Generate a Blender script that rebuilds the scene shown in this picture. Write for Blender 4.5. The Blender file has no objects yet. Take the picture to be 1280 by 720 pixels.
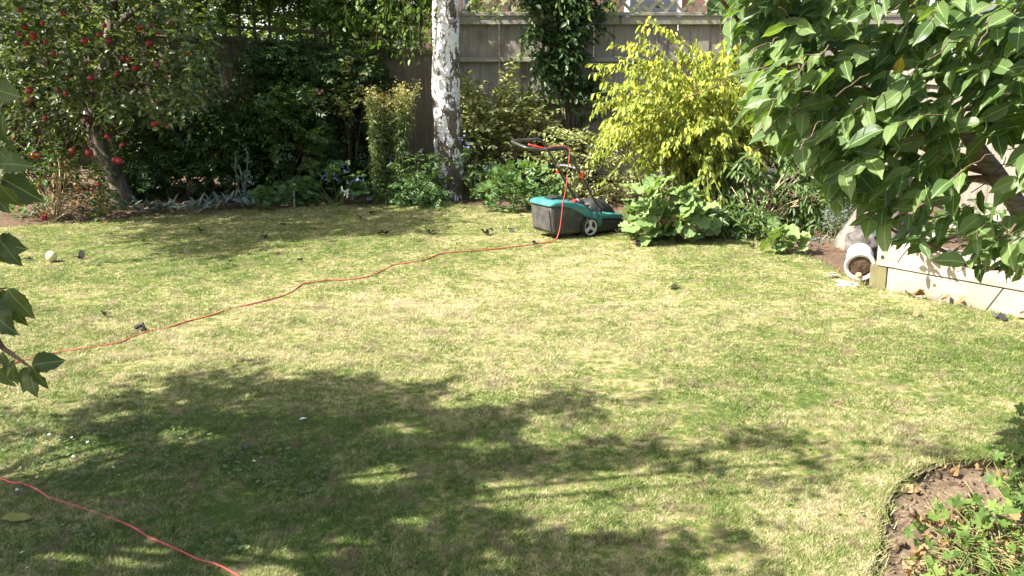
import bpy, bmesh, math, random
import numpy as np
from mathutils import Vector, Matrix, noise

S = bpy.context.scene
C = S.collection
R = math.radians
rs = np.random.RandomState(7)
random.seed(7)

# ------------------------------------------------------------------ camera, sky, sun, exposure
CAM_H, F_PX, PITCH = 2.0, 1244.0, R(13.73)
cam = bpy.data.cameras.new('camera')
cam.lens, cam.sensor_width = 36.0 * F_PX / 1280.0, 36.0
cam.clip_start, cam.clip_end = 0.05, 1000.0
camo = bpy.data.objects.new('camera', cam)
C.objects.link(camo)
camo.location = (0, 0, CAM_H)
camo.rotation_euler = (math.pi / 2 - PITCH, 0, 0)
S.camera = camo

SUN_EL, SUN_BACK = R(46), R(22)          # sun from the left, a little behind the camera
L = Vector((-math.cos(SUN_BACK) * math.cos(SUN_EL), -math.sin(SUN_BACK) * math.cos(SUN_EL), math.sin(SUN_EL)))
w = bpy.data.worlds.new('World')
S.world = w
w.use_nodes = True
nt = w.node_tree
bg = nt.nodes['Background']
sky = nt.nodes.new('ShaderNodeTexSky')
sky.sky_type = 'NISHITA'
sky.sun_disc = False
sky.dust_density = 3.0
sky.ozone_density = 0.4
sky.sun_elevation = SUN_EL
sky.sun_rotation = math.atan2(L.x, L.y) % (2 * math.pi)
nt.links.new(sky.outputs[0], bg.inputs[0])
bg.inputs[1].default_value = 0.10
sl = bpy.data.lights.new('sun', 'SUN')
sl.energy, sl.angle, sl.color = 5.0, R(0.53), (1.0, 0.965, 0.90)
so = bpy.data.objects.new('sun', sl)
C.objects.link(so)
so.rotation_euler = L.to_track_quat('Z', 'Y').to_euler()
so.location = (-8, -4, 12)
S.view_settings.view_transform = 'Standard'
S.view_settings.look = 'None'
S.view_settings.exposure = 1.78
S.view_settings.gamma = 1.0
S.render.engine = 'CYCLES'
S.cycles.max_bounces = 6
S.cycles.transparent_max_bounces = 8

# ------------------------------------------------------------------ photograph pixels <-> world
cp, sp = math.cos(PITCH), math.sin(PITCH)
def ray(px, py):
    a, b = (px - 640.0) / F_PX, -(py - 360.0) / F_PX
    return np.array([a, cp + b * sp, -sp + b * cp])
def gp(px, py, z=0.0):
    d = ray(px, py)
    return np.array([0, 0, CAM_H]) + d * ((z - CAM_H) / d[2])
def at(px, py, Y):
    d = ray(px, py)
    return np.array([0, 0, CAM_H]) + d * (Y / d[1])
def at_n(px, py, Y):
    a, b = (px - 640.0) / F_PX, -(py - 360.0) / F_PX
    d = np.stack([a, cp + b * sp, -sp + b * cp], 1)
    return np.array([0, 0, CAM_H]) + d * (Y / d[:, 1])[:, None]
def inpoly(x, y, poly):
    res = np.zeros(len(x), bool)
    n = len(poly)
    for i in range(n):
        x0, y0 = poly[i]
        x1, y1 = poly[(i + 1) % n]
        if y0 == y1:
            continue
        c = ((y0 > y) != (y1 > y)) & (x < (x1 - x0) * (y - y0) / (y1 - y0) + x0)
        res ^= c
    return res
def sample_poly(poly, n):
    P = np.array(poly, float)
    lo, hi = P.min(0), P.max(0)
    out = np.zeros((0, 2))
    while len(out) < n:
        q = lo + (hi - lo) * rs.rand(n * 3, 2)
        out = np.vstack([out, q[inpoly(q[:, 0], q[:, 1], poly)]])
    return out[:n]
def nrm(a):
    return a / np.maximum(np.linalg.norm(a, axis=-1, keepdims=True), 1e-9)

# ------------------------------------------------------------------ objects, names
def tag(o, label=None, cat=None, group=None, kind=None):
    if label: o['label'] = label
    if cat: o['category'] = cat
    if group: o['group'] = group
    if kind: o['kind'] = kind
    return o
def thing(name, label, cat, loc=(0, 0, 0), group=None, rz=0.0):
    o = bpy.data.objects.new(name, None)
    C.objects.link(o)
    o.empty_display_size = 0.1
    o.location = tuple(float(v) for v in loc)
    o.rotation_euler = (0, 0, rz)
    return tag(o, label, cat, group)
def wloc(o):
    v = np.zeros(3)
    while o is not None:
        v += np.array(o.location)
        o = o.parent
    return v
def link(name, me, mat=None, parent=None, kind=None):
    o = bpy.data.objects.new(name, me)
    C.objects.link(o)
    if mat is not None and not me.materials:
        for m in (mat if isinstance(mat, (list, tuple)) else [mat]):
            me.materials.append(m)
    if parent is not None: o.parent = parent
    if kind: o['kind'] = kind
    return o
def fmesh(name, V, F, smooth=False):
    me = bpy.data.meshes.new(name)
    V = np.ascontiguousarray(V, np.float32); F = np.ascontiguousarray(F, np.int32)
    k = F.shape[1]
    me.vertices.add(len(V)); me.vertices.foreach_set('co', V.ravel())
    me.loops.add(F.size); me.loops.foreach_set('vertex_index', F.ravel())
    me.polygons.add(len(F)); me.polygons.foreach_set('loop_start', np.arange(0, F.size, k, dtype=np.int32))
    if smooth: me.polygons.foreach_set('use_smooth', np.ones(len(F), bool))
    me.update(calc_edges=True)
    return me

class MB:
    """collects boxes, tubes and lathes; build() links them as one mesh object"""
    def __init__(s): s.v, s.f, s.m = [], [], []
    def add(s, V, F, mi=0):
        b = len(s.v)
        s.v += [tuple(float(c) for c in p) for p in V]
        s.f += [tuple(b + i for i in f) for f in F]
        s.m += [mi] * len(F)
    def box(s, c, d, mi=0, rz=0.0, M=None):
        x, y, z = d[0] / 2, d[1] / 2, d[2] / 2
        P = [Vector((sx * x, sy * y, sz * z)) for sx in (-1, 1) for sy in (-1, 1) for sz in (-1, 1)]
        m = M if M is not None else Matrix.Rotation(rz, 3, 'Z')
        P = [m @ p + Vector(c) for p in P]
        s.add(P, [(0, 1, 3, 2), (4, 6, 7, 5), (0, 4, 5, 1), (2, 3, 7, 6), (0, 2, 6, 4), (1, 5, 7, 3)], mi)
    def tube(s, pts, r, n=6, mi=0, cap=True):
        pts = [Vector(tuple(float(c) for c in p)) for p in pts]
        if not hasattr(r, '__len__'): r = [r] * len(pts)
        b = []
        ref = Vector((0.13, 0.21, 0.97))
        for i, p in enumerate(pts):
            t = (pts[min(i + 1, len(pts) - 1)] - pts[max(i - 1, 0)])
            t = t.normalized() if t.length > 1e-9 else Vector((0, 0, 1))
            a = t.cross(ref)
            if a.length < 0.05: a = t.cross(Vector((1, 0, 0)))
            a.normalize(); c = t.cross(a)
            ref = c.cross(t) if False else ref
            b += [p + (a * math.cos(2 * math.pi * k / n) + c * math.sin(2 * math.pi * k / n)) * r[i] for k in range(n)]
        F = []
        for i in range(len(pts) - 1):
            for k in range(n):
                F.append((i * n + k, i * n + (k + 1) % n, (i + 1) * n + (k + 1) % n, (i + 1) * n + k))
        if cap:
            F.append(tuple(range(n))[::-1]); F.append(tuple((len(pts) - 1) * n + k for k in range(n)))
        s.add(b, F, mi)
    def lathe(s, prof, n=16, M=None, mi=0, arc=1.0):
        """prof of (radius, height) about z, then matrix M"""
        V = []
        for (r, z) in prof:
            for k in range(n):
                a = 2 * math.pi * k / n
                p = Vector((r * math.cos(a), r * math.sin(a), z))
                V.append(M @ p if M is not None else p)
        F = []
        for i in range(len(prof) - 1):
            for k in range(n):
                F.append((i * n + k, i * n + (k + 1) % n, (i + 1) * n + (k + 1) % n, (i + 1) * n + k))
        s.add(V, F, mi)
    def prism(s, prof, v0, v1, mi=0):
        """prof of (u, z), extruded along y from v0 to v1"""
        n = len(prof)
        V = [(u, v0, z) for u, z in prof] + [(u, v1, z) for u, z in prof]
        F = [tuple(range(n)), tuple(range(2 * n - 1, n - 1, -1))]
        F += [(i, i + n, (i + 1) % n + n, (i + 1) % n) for i in range(n)]
        s.add(V, F, mi)
    def mesh(s, name, smooth=False, off=None):
        me = bpy.data.meshes.new(name)
        V = s.v if off is None else [(p[0] - off[0], p[1] - off[1], p[2] - off[2]) for p in s.v]
        me.from_pydata(V, [], s.f)
        me.polygons.foreach_set('material_index', s.m)
        me.polygons.foreach_set('use_smooth', [smooth] * len(s.f))
        me.update()
        return me
    def build(s, name, mat, parent=None, smooth=False, world=True, bevel=0.0, kind=None, fix=False):
        off = wloc(parent) if (parent is not None and world) else None
        me = s.mesh(name, smooth, off)
        if fix:
            bm = bmesh.new(); bm.from_mesh(me); bmesh.ops.recalc_face_normals(bm, faces=bm.faces); bm.to_mesh(me); bm.free()
        o = link(name, me, mat, parent, kind)
        if bevel:
            b = o.modifiers.new('bevel', 'BEVEL'); b.width = bevel; b.segments = 2; b.limit_method = 'ANGLE'; b.angle_limit = R(35)
        return o
def smooth_path(pts, k=5):
    P = [np.array(p, float) for p in pts]
    P = [2 * P[0] - P[1]] + P + [2 * P[-1] - P[-2]]
    out = []
    for i in range(1, len(P) - 2):
        for j in range(k):
            t = j / k
            a, b, c, d = P[i - 1], P[i], P[i + 1], P[i + 2]
            out.append(0.5 * (2 * b + (c - a) * t + (2 * a - 5 * b + 4 * c - d) * t * t + (3 * b - a - 3 * c + d) * t ** 3))
    out.append(P[-2])
    return out

# ------------------------------------------------------------------ materials
def mat_new(name):
    m = bpy.data.materials.new(name)
    m.use_nodes = True
    t = m.node_tree
    return m, t, t.nodes['Principled BSDF'], t.nodes['Material Output']
def N(t, typ, **kw):
    n = t.nodes.new(typ)
    for k, v in kw.items(): setattr(n, k, v)
    return n
def setin(n, **kw):
    for k, v in kw.items(): n.inputs[k.replace('_', ' ')].default_value = v
def ramp(t, fac, stops):
    r = N(t, 'ShaderNodeValToRGB')
    e = r.color_ramp.elements
    while len(e) < len(stops): e.new(0.5)
    for i, (p, c) in enumerate(stops):
        e[i].position = p; e[i].color = (*c, 1)
    if fac is not None: t.links.new(fac, r.inputs[0])
    return r.outputs[0]
def mth(t, op, a, b=None, clamp=False):
    n = N(t, 'ShaderNodeMath', operation=op, use_clamp=clamp)
    for i, v in enumerate((a, b)):
        if v is None: continue
        if hasattr(v, 'is_linked'): t.links.new(v, n.inputs[i])
        else: n.inputs[i].default_value = v
    return n.outputs[0]
def mixc(t, fac, a, b, mode='MIX'):
    n = N(t, 'ShaderNodeMix', data_type='RGBA', blend_type=mode)
    for i, v in ((0, fac), (6, a), (7, b)):
        if hasattr(v, 'is_linked'): t.links.new(v, n.inputs[i])
        elif i == 0: n.inputs[0].default_value = v
        else: n.inputs[i].default_value = (*v, 1)
    return n.outputs[2]
def pos(t): return N(t, 'ShaderNodeNewGeometry').outputs['Position']
def objc(t): return N(t, 'ShaderNodeTexCoord').outputs['Object']
def noi(t, vec, scale, detail=4, rough=0.55, sc=None, dist=0.0):
    if sc is not None:
        m = N(t, 'ShaderNodeMapping'); m.inputs['Scale'].default_value = sc
        t.links.new(vec, m.inputs[0]); vec = m.outputs[0]
    n = N(t, 'ShaderNodeTexNoise'); t.links.new(vec, n.inputs['Vector'])
    setin(n, Scale=scale, Detail=detail, Roughness=rough, Distortion=dist)
    return n.outputs['Fac']
def bump(t, b, h, strength=0.4, dist=0.02):
    n = N(t, 'ShaderNodeBump'); setin(n, Strength=strength, Distance=dist)
    t.links.new(h, n.inputs['Height']); t.links.new(n.outputs[0], b.inputs['Normal'])

def plain(name, col, rough=0.5, spec=0.5, metal=0.0, var=0.25, scale=14.0, bmp=0.0):
    m, t, b, o = mat_new(name)
    n = noi(t, objc(t), scale)
    c = ramp(t, n, [(0.3, tuple(x * (1 - var) for x in col)), (0.7, tuple(min(1, x * (1 + var)) for x in col))])
    t.links.new(c, b.inputs['Base Color'])
    setin(b, Roughness=rough, Metallic=metal); b.inputs['Specular IOR Level'].default_value = spec
    if bmp: bump(t, b, noi(t, objc(t), scale * 4), bmp, 0.01)
    return m
def leaf_mat(name, cols, trans=0.35, rough=0.45, spec=0.35, objrand=False, tcol=None, veins=False, blem=0.0):
    """cols: list of leaf colours, one drawn per leaf"""
    m, t, b, o = mat_new(name)
    g = N(t, 'ShaderNodeNewGeometry')
    f = g.outputs['Random Per Island']
    if objrand:
        oi = N(t, 'ShaderNodeObjectInfo')
        f = mth(t, 'FRACT', mth(t, 'ADD', f, oi.outputs['Random']))
    n = len(cols)
    c = ramp(t, f, [(i / max(1, n - 1), col) for i, col in enumerate(cols)])
    v = noi(t, pos(t), 45.0, 2)
    c = mixc(t, mth(t, 'MULTIPLY', v, 0.45), c, tuple(x * 0.55 for x in cols[0]))
    if veins:
        oc = N(t, 'ShaderNodeSeparateXYZ'); t.links.new(N(t, 'ShaderNodeTexCoord').outputs['UV'], oc.inputs[0])
        ay = mth(t, 'ABSOLUTE', mth(t, 'SUBTRACT', oc.outputs[1], 0.5))
        mid = mth(t, 'LESS_THAN', ay, 0.02)
        wv = mth(t, 'SINE', mth(t, 'MULTIPLY', mth(t, 'SUBTRACT', oc.outputs[0], mth(t, 'MULTIPLY', ay, 0.9)), 52.0))
        sv = mth(t, 'MULTIPLY', mth(t, 'GREATER_THAN', wv, 0.9), 0.10)
        c = mixc(t, mth(t, 'MAXIMUM', mth(t, 'MULTIPLY', mid, 0.6), sv), c, tuple(min(1, x * 2.0 + 0.03) for x in cols[-1]))
    if blem:
        bl = mth(t, 'GREATER_THAN', noi(t, pos(t), 26.0, 3), 1 - blem)
        c = mixc(t, bl, c, (0.20, 0.10, 0.03))
    t.links.new(c, b.inputs['Base Color'])
    setin(b, Roughness=rough); b.inputs['Specular IOR Level'].default_value = spec
    tr = N(t, 'ShaderNodeBsdfTranslucent')
    t.links.new(mixc(t, 1.0, c, tcol or (1.5, 1.5, 0.6), 'MULTIPLY'), tr.inputs[0])
    mx = N(t, 'ShaderNodeMixShader'); mx.inputs[0].default_value = trans
    t.links.new(b.outputs[0], mx.inputs[1]); t.links.new(tr.outputs[0], mx.inputs[2])
    t.links.new(mx.outputs[0], o.inputs[0])
    return m
def wood_mat(name, c0, c1, moss=0.0, rough=0.85, grain='Z', scl=1.0, dirt=0.35):
    m, t, b, o = mat_new(name)
    oi = N(t, 'ShaderNodeObjectInfo')
    add = N(t, 'ShaderNodeVectorMath', operation='ADD')
    t.links.new(objc(t), add.inputs[0])
    cx = N(t, 'ShaderNodeCombineXYZ')
    for i in range(3): t.links.new(mth(t, 'MULTIPLY', oi.outputs['Random'], 37.0 + 11 * i), cx.inputs[i])
    t.links.new(cx.outputs[0], add.inputs[1])
    sc = {'Z': (30, 30, 1.6), 'X': (1.6, 30, 30)}[grain]
    g = noi(t, add.outputs[0], 1.6 * scl, 5, 0.6, sc, 0.4)
    c = ramp(t, g, [(0.28, c0), (0.55, tuple((a + d) / 2 for a, d in zip(c0, c1))), (0.75, c1)])
    big = noi(t, pos(t), 3.2, 4)
    c = mixc(t, mth(t, 'MULTIPLY', ramp(t, big, [(0.42, (0, 0, 0)), (0.72, (1, 1, 1))]), dirt), c, tuple(x * 0.35 for x in c0))
    c = mixc(t, mth(t, 'MULTIPLY', oi.outputs['Random'], 0.8), c, tuple(x * 0.5 for x in c1))
    if moss:
        mo = ramp(t, noi(t, pos(t), 5.0, 5, sc=(1, 1, 0.5)), [(0.5, (0, 0, 0)), (0.62, (1, 1, 1))])
        c = mixc(t, mth(t, 'MULTIPLY', mo, moss), c, (0.22, 0.24, 0.05))
    t.links.new(c, b.inputs['Base Color'])
    setin(b, Roughness=rough); b.inputs['Specular IOR Level'].default_value = 0.2
    bump(t, b, g, 0.5, 0.006)
    return m
def bark_mat(name, c0, c1, scale=9.0, sc=(1, 1, 0.35)):
    m, t, b, o = mat_new(name)
    g = noi(t, objc(t), scale, 6, 0.65, sc, 0.6)
    c = ramp(t, g, [(0.35, c0), (0.65, c1)])
    t.links.new(c, b.inputs['Base Color']); setin(b, Roughness=0.9)
    b.inputs['Specular IOR Level'].default_value = 0.15
    bump(t, b, g, 0.9, 0.03)
    return m

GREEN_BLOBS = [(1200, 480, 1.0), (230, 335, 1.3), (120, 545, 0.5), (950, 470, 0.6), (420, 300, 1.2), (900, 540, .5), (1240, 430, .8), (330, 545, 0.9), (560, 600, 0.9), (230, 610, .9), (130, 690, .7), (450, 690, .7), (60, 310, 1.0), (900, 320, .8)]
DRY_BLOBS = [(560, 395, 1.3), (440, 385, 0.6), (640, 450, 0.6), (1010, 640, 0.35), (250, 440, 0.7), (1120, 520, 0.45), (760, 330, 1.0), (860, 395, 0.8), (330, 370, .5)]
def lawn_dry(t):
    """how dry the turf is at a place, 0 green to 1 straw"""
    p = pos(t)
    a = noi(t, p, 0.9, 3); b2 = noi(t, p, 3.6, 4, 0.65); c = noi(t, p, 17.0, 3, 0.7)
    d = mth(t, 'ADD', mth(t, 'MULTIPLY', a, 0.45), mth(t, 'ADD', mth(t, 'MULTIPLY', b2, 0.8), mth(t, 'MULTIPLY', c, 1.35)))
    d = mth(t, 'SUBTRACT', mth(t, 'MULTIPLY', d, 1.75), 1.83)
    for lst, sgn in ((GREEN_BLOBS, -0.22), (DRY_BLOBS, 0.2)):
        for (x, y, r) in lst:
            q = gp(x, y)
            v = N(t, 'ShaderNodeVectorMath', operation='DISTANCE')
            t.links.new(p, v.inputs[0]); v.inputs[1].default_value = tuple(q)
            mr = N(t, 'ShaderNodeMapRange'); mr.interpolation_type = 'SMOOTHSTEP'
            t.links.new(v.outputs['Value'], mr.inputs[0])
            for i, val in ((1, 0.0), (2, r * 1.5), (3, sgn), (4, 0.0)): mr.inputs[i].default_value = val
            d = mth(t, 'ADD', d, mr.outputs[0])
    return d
def bare(t, c):
    """thin brown patches worn in the turf"""
    n = noi(t, pos(t), 5.5, 7, 0.8, dist=0.3)
    return mixc(t, mth(t, 'MULTIPLY', ramp(t, n, [(0.525, (0, 0, 0)), (0.60, (1, 1, 1))]), 0.64), c, (0.225, 0.165, 0.105))
def grass_mat():
    m, t, b, o = mat_new('grass_blades')
    g = N(t, 'ShaderNodeNewGeometry')
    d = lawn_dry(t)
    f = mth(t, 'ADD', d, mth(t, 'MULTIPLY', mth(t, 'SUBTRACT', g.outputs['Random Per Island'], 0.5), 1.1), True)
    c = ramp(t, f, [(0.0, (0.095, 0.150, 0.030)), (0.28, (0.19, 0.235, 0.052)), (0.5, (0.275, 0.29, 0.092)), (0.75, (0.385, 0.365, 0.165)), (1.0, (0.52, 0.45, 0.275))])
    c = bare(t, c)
    t.links.new(c, b.inputs['Base Color']); setin(b, Roughness=0.55); b.inputs['Specular IOR Level'].default_value = 0.25
    tr = N(t, 'ShaderNodeBsdfTranslucent'); t.links.new(c, tr.inputs[0])
    mx = N(t, 'ShaderNodeMixShader'); mx.inputs[0].default_value = 0.3
    t.links.new(b.outputs[0], mx.inputs[1]); t.links.new(tr.outputs[0], mx.inputs[2]); t.links.new(mx.outputs[0], o.inputs[0])
    return m
def turf_mat():
    m, t, b, o = mat_new('turf_thatch')
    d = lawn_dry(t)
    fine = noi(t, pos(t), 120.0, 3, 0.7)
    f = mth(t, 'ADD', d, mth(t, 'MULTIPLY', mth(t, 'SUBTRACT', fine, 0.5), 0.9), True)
    c = ramp(t, f, [(0.0, (0.055, 0.085, 0.018)), (0.35, (0.125, 0.145, 0.036)), (0.65, (0.24, 0.215, 0.085)), (0.88, (0.35, 0.285, 0.15)), (1.0, (0.22, 0.16, 0.105))])  # thatch tones kept darker than the blades: shade between blades is in the colour
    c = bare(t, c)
    t.links.new(c, b.inputs['Base Color']); setin(b, Roughness=0.95); b.inputs['Specular IOR Level'].default_value = 0.1
    bump(t, b, fine, 0.6, 0.02)
    return m
def soil_mat(name, c0, c1):
    m, t, b, o = mat_new(name)
    f = noi(t, pos(t), 22.0, 6, 0.7)
    c = ramp(t, f, [(0.3, c0), (0.7, c1)])
    g = noi(t, pos(t), 70.0, 2)
    c = mixc(t, ramp(t, g, [(0.66, (0, 0, 0)), (0.72, (1, 1, 1))]), c, tuple(min(1, x * 1.7) for x in c1))
    t.links.new(c, b.inputs['Base Color']); setin(b, Roughness=0.95); b.inputs['Specular IOR Level'].default_value = 0.1
    bump(t, b, f, 0.8, 0.02)
    return m

M = {}
M['grass'] = grass_mat(); M['turf'] = turf_mat()
M['soil'] = soil_mat('dry_soil', (0.085, 0.060, 0.038), (0.21, 0.155, 0.10))
M['soil_dark'] = soil_mat('bed_soil', (0.05, 0.033, 0.022), (0.17, 0.115, 0.075))
M['fence_dark'] = wood_mat('brown_weathered_board', (0.085, 0.066, 0.044), (0.25, 0.205, 0.145), 0.15)
M['fence_grey'] = wood_mat('grey_weathered_board', (0.115, 0.10, 0.078), (0.45, 0.41, 0.34), 0.25, dirt=0.7)
M['rail_grey'] = wood_mat('grey_rail', (0.17, 0.16, 0.125), (0.40, 0.375, 0.31), 0.35, grain='X', dirt=0.5)
M['rail_dark'] = wood_mat('brown_rail', (0.10, 0.075, 0.05), (0.24, 0.19, 0.13), 0.15, grain='X')
M['trellis'] = wood_mat('trellis_slat', (0.34, 0.32, 0.19), (0.55, 0.52, 0.36), 0.5, grain='X')
M['sleeper'] = wood_mat('pale_sleeper', (0.25, 0.21, 0.15), (0.50, 0.445, 0.345), 0.0, grain='X', scl=0.5, dirt=0.4)
M['sleeper_end'] = wood_mat('sleeper_end', (0.085, 0.068, 0.042), (0.19, 0.155, 0.10), 0.25, grain='Z', scl=0.7)
M['bark'] = bark_mat('apple_bark', (0.045, 0.035, 0.025), (0.22, 0.185, 0.14))
M['bark_grey'] = bark_mat('grey_bark', (0.07, 0.058, 0.045), (0.25, 0.215, 0.17), 7.0, (1, 1, 0.4))
M['twig'] = bark_mat('twig_bark', (0.07, 0.045, 0.03), (0.22, 0.15, 0.10), 20.0)
M['twig_red'] = bark_mat('reddish_twig', (0.10, 0.05, 0.03), (0.26, 0.15, 0.09), 20.0)
M['stem'] = plain('green_stem', (0.14, 0.17, 0.05), 0.6, 0.2)
M['dry_stem'] = plain('dry_stem', (0.42, 0.33, 0.19), 0.8, 0.1)
M['apple_leaf'] = leaf_mat('apple_leaf', [(0.035, 0.06, 0.02), (0.07, 0.105, 0.03), (0.13, 0.17, 0.045), (0.24, 0.28, 0.10)], 0.34, 0.36, 0.6)
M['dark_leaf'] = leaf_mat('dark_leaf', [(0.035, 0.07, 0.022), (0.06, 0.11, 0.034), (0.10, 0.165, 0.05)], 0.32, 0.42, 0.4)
M['mid_leaf'] = leaf_mat('mid_leaf', [(0.05, 0.09, 0.025), (0.08, 0.14, 0.035), (0.14, 0.20, 0.05)], 0.35)
M['vine_leaf'] = leaf_mat('vine_leaf', [(0.05, 0.10, 0.02), (0.11, 0.18, 0.035), (0.22, 0.30, 0.06)], 0.45)
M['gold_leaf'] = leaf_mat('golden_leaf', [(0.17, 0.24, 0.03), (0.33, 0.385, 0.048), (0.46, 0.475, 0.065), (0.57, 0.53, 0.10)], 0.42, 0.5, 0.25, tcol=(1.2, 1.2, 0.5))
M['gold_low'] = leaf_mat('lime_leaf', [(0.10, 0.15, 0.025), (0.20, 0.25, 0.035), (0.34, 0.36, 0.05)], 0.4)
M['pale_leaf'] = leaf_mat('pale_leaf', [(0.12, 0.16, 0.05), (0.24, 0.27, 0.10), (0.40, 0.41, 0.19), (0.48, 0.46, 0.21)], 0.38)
M['geranium'] = leaf_mat('mound_leaf', [(0.06, 0.12, 0.035), (0.11, 0.19, 0.06), (0.18, 0.27, 0.10)], 0.3)
M['holly'] = leaf_mat('mallow_leaf', [(0.14, 0.22, 0.07), (0.20, 0.29, 0.10), (0.27, 0.35, 0.14)], 0.3, 0.55, 0.2, objrand=True)
M['silver'] = leaf_mat('silver_leaf', [(0.10, 0.13, 0.10), (0.17, 0.20, 0.165), (0.25, 0.28, 0.24)], 0.15, 0.7, 0.1)
M['goldenrod'] = leaf_mat('goldenrod_leaf', [(0.12, 0.17, 0.06), (0.19, 0.24, 0.09), (0.26, 0.31, 0.12)], 0.3)
M['rod_bloom'] = leaf_mat('fading_bloom', [(0.30, 0.24, 0.10), (0.42, 0.34, 0.14), (0.33, 0.33, 0.13)], 0.3)
M['dry_leaf'] = leaf_mat('dry_leaf', [(0.16, 0.10, 0.045), (0.32, 0.20, 0.09), (0.45, 0.33, 0.18)], 0.25, 0.8, 0.1, objrand=True)
M['big_leaf'] = leaf_mat('broad_leaf', [(0.05, 0.092, 0.024), (0.085, 0.142, 0.04), (0.125, 0.19, 0.057), (0.18, 0.25, 0.088)], 0.36, 0.43, 0.38, objrand=True, tcol=(2.0, 2.1, 0.55), veins=True, blem=0.27)
M['left_leaf'] = leaf_mat('overhanging_leaf', [(0.035, 0.06, 0.016), (0.055, 0.085, 0.024), (0.08, 0.11, 0.034)], 0.35, 0.5, 0.25, objrand=True, tcol=(1.8, 1.8, 0.6), veins=True, blem=0.30)
M['lobed'] = leaf_mat('lobed_leaf', [(0.07, 0.125, 0.028), (0.12, 0.19, 0.04), (0.20, 0.26, 0.06)], 0.36, 0.5, 0.25, objrand=True)
M['blue'] = leaf_mat('blue_petal', [(0.16, 0.16, 0.45), (0.30, 0.30, 0.60)], 0.3)
M['white_petal'] = leaf_mat('white_petal', [(0.75, 0.75, 0.72), (0.85, 0.85, 0.82)], 0.2)
M['debris'] = leaf_mat('blackened_leaf', [(0.012, 0.010, 0.008), (0.03, 0.025, 0.02), (0.06, 0.05, 0.04)], 0.05, 0.6, 0.3, objrand=True)
M['teal'] = plain('teal_plastic', (0.038, 0.19, 0.182), 0.36, 0.5, var=0.12, scale=9)
_m = M['teal']; _t = _m.node_tree; _b = _t.nodes['Principled BSDF']                 # dried mowing dust on the plastic
_c = _b.inputs['Base Color'].links[0].from_socket
_d = ramp(_t, noi(_t, objc(_t), 13.0, 6, 0.7), [(0.5, (0, 0, 0)), (0.72, (1, 1, 1))])
_t.links.new(mixc(_t, mth(_t, 'MULTIPLY', _d, 0.5), _c, (0.20, 0.19, 0.13)), _b.inputs['Base Color'])
_t.links.new(mth(_t, 'ADD', mth(_t, 'MULTIPLY', _d, 0.4), 0.34), _b.inputs['Roughness'])
M['black_plastic'] = plain('black_plastic', (0.028, 0.027, 0.025), 0.5, 0.4, var=0.4, scale=18)
M['grey_dust'] = plain('dusty_dark_plastic', (0.06, 0.057, 0.052), 0.6, 0.3, var=0.5, scale=10)
M['tube'] = plain('dark_tube', (0.05, 0.045, 0.038), 0.38, 0.5, var=0.3)
M['bar'] = plain('grey_bar', (0.16, 0.17, 0.22), 0.35, 0.5)
M['rim'] = plain('silver_rim', (0.42, 0.41, 0.39), 0.4, 0.5, var=0.15)
M['rubber'] = plain('rubber', (0.022, 0.021, 0.02), 0.75, 0.2)
M['red'] = plain('red_plastic', (0.62, 0.03, 0.02), 0.35, 0.5, var=0.1)
M['cord'] = plain('red_cord', (0.37, 0.06, 0.05), 0.5, 0.4, var=0.15, scale=3)
M['white'] = plain('white_plastic', (0.70, 0.68, 0.64), 0.55, 0.3, var=0.16, scale=7)
M['sheet'] = plain('grey_sacking', (0.10, 0.09, 0.08), 0.85, 0.1, var=0.5, scale=16, bmp=0.7)
M['blue_pipe'] = plain('blue_hose', (0.04, 0.09, 0.12), 0.4, 0.5)
M['roof_tile'] = plain('roof_tiles', (0.34, 0.13, 0.07), 0.8, 0.2)
M['render_white'] = plain('white_boarding', (0.78, 0.77, 0.74), 0.7, 0.2, var=0.05)
M['slate'] = plain('dark_pipe', (0.03, 0.03, 0.035), 0.4, 0.5)
m, t, b, o = mat_new('mesh_box_plastic')                # grass box with its lattice of small holes
v = N(t, 'ShaderNodeMapping'); v.inputs['Rotation'].default_value = (0, R(45), 0); t.links.new(objc(t), v.inputs[0])
sx = N(t, 'ShaderNodeSeparateXYZ'); t.links.new(v.outputs[0], sx.inputs[0])
hx = mth(t, 'MULTIPLY', mth(t, 'SINE', mth(t, 'MULTIPLY', sx.outputs[0], 230.0)), mth(t, 'SINE', mth(t, 'MULTIPLY', sx.outputs[2], 230.0)))
c = mixc(t, ramp(t, noi(t, objc(t), 9.0, 5), [(0.45, (0, 0, 0)), (0.8, (1, 1, 1))]), ramp(t, hx, [(0.3, (0.042, 0.038, 0.032)), (0.7, (0.012, 0.012, 0.011))]), (0.10, 0.09, 0.07))
t.links.new(c, b.inputs['Base Color']); setin(b, Roughness=0.55); bump(t, b, hx, 0.4, 0.004); M['mesh_box'] = m
m, t, b, o = mat_new('birch_bark')
oc = objc(t); sx = N(t, 'ShaderNodeSeparateXYZ'); t.links.new(oc, sx.inputs[0])
flak = noi(t, oc, 7.5, 6, 0.62, (1, 1, 0.42), 0.7)
lent = noi(t, oc, 5.0, 3, 0.5, (1, 1, 7.0), 0.2)
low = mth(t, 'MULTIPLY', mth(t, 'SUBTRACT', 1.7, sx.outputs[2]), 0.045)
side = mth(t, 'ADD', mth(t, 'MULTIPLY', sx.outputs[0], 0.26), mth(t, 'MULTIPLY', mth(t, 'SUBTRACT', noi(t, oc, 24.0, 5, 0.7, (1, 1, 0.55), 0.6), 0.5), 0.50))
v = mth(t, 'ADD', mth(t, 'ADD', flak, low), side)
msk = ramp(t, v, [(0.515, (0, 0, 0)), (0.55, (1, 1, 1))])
whi = ramp(t, lent, [(0.30, (0.34, 0.30, 0.26)), (0.42, (0.72, 0.69, 0.65)), (0.7, (0.80, 0.78, 0.74))])
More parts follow.
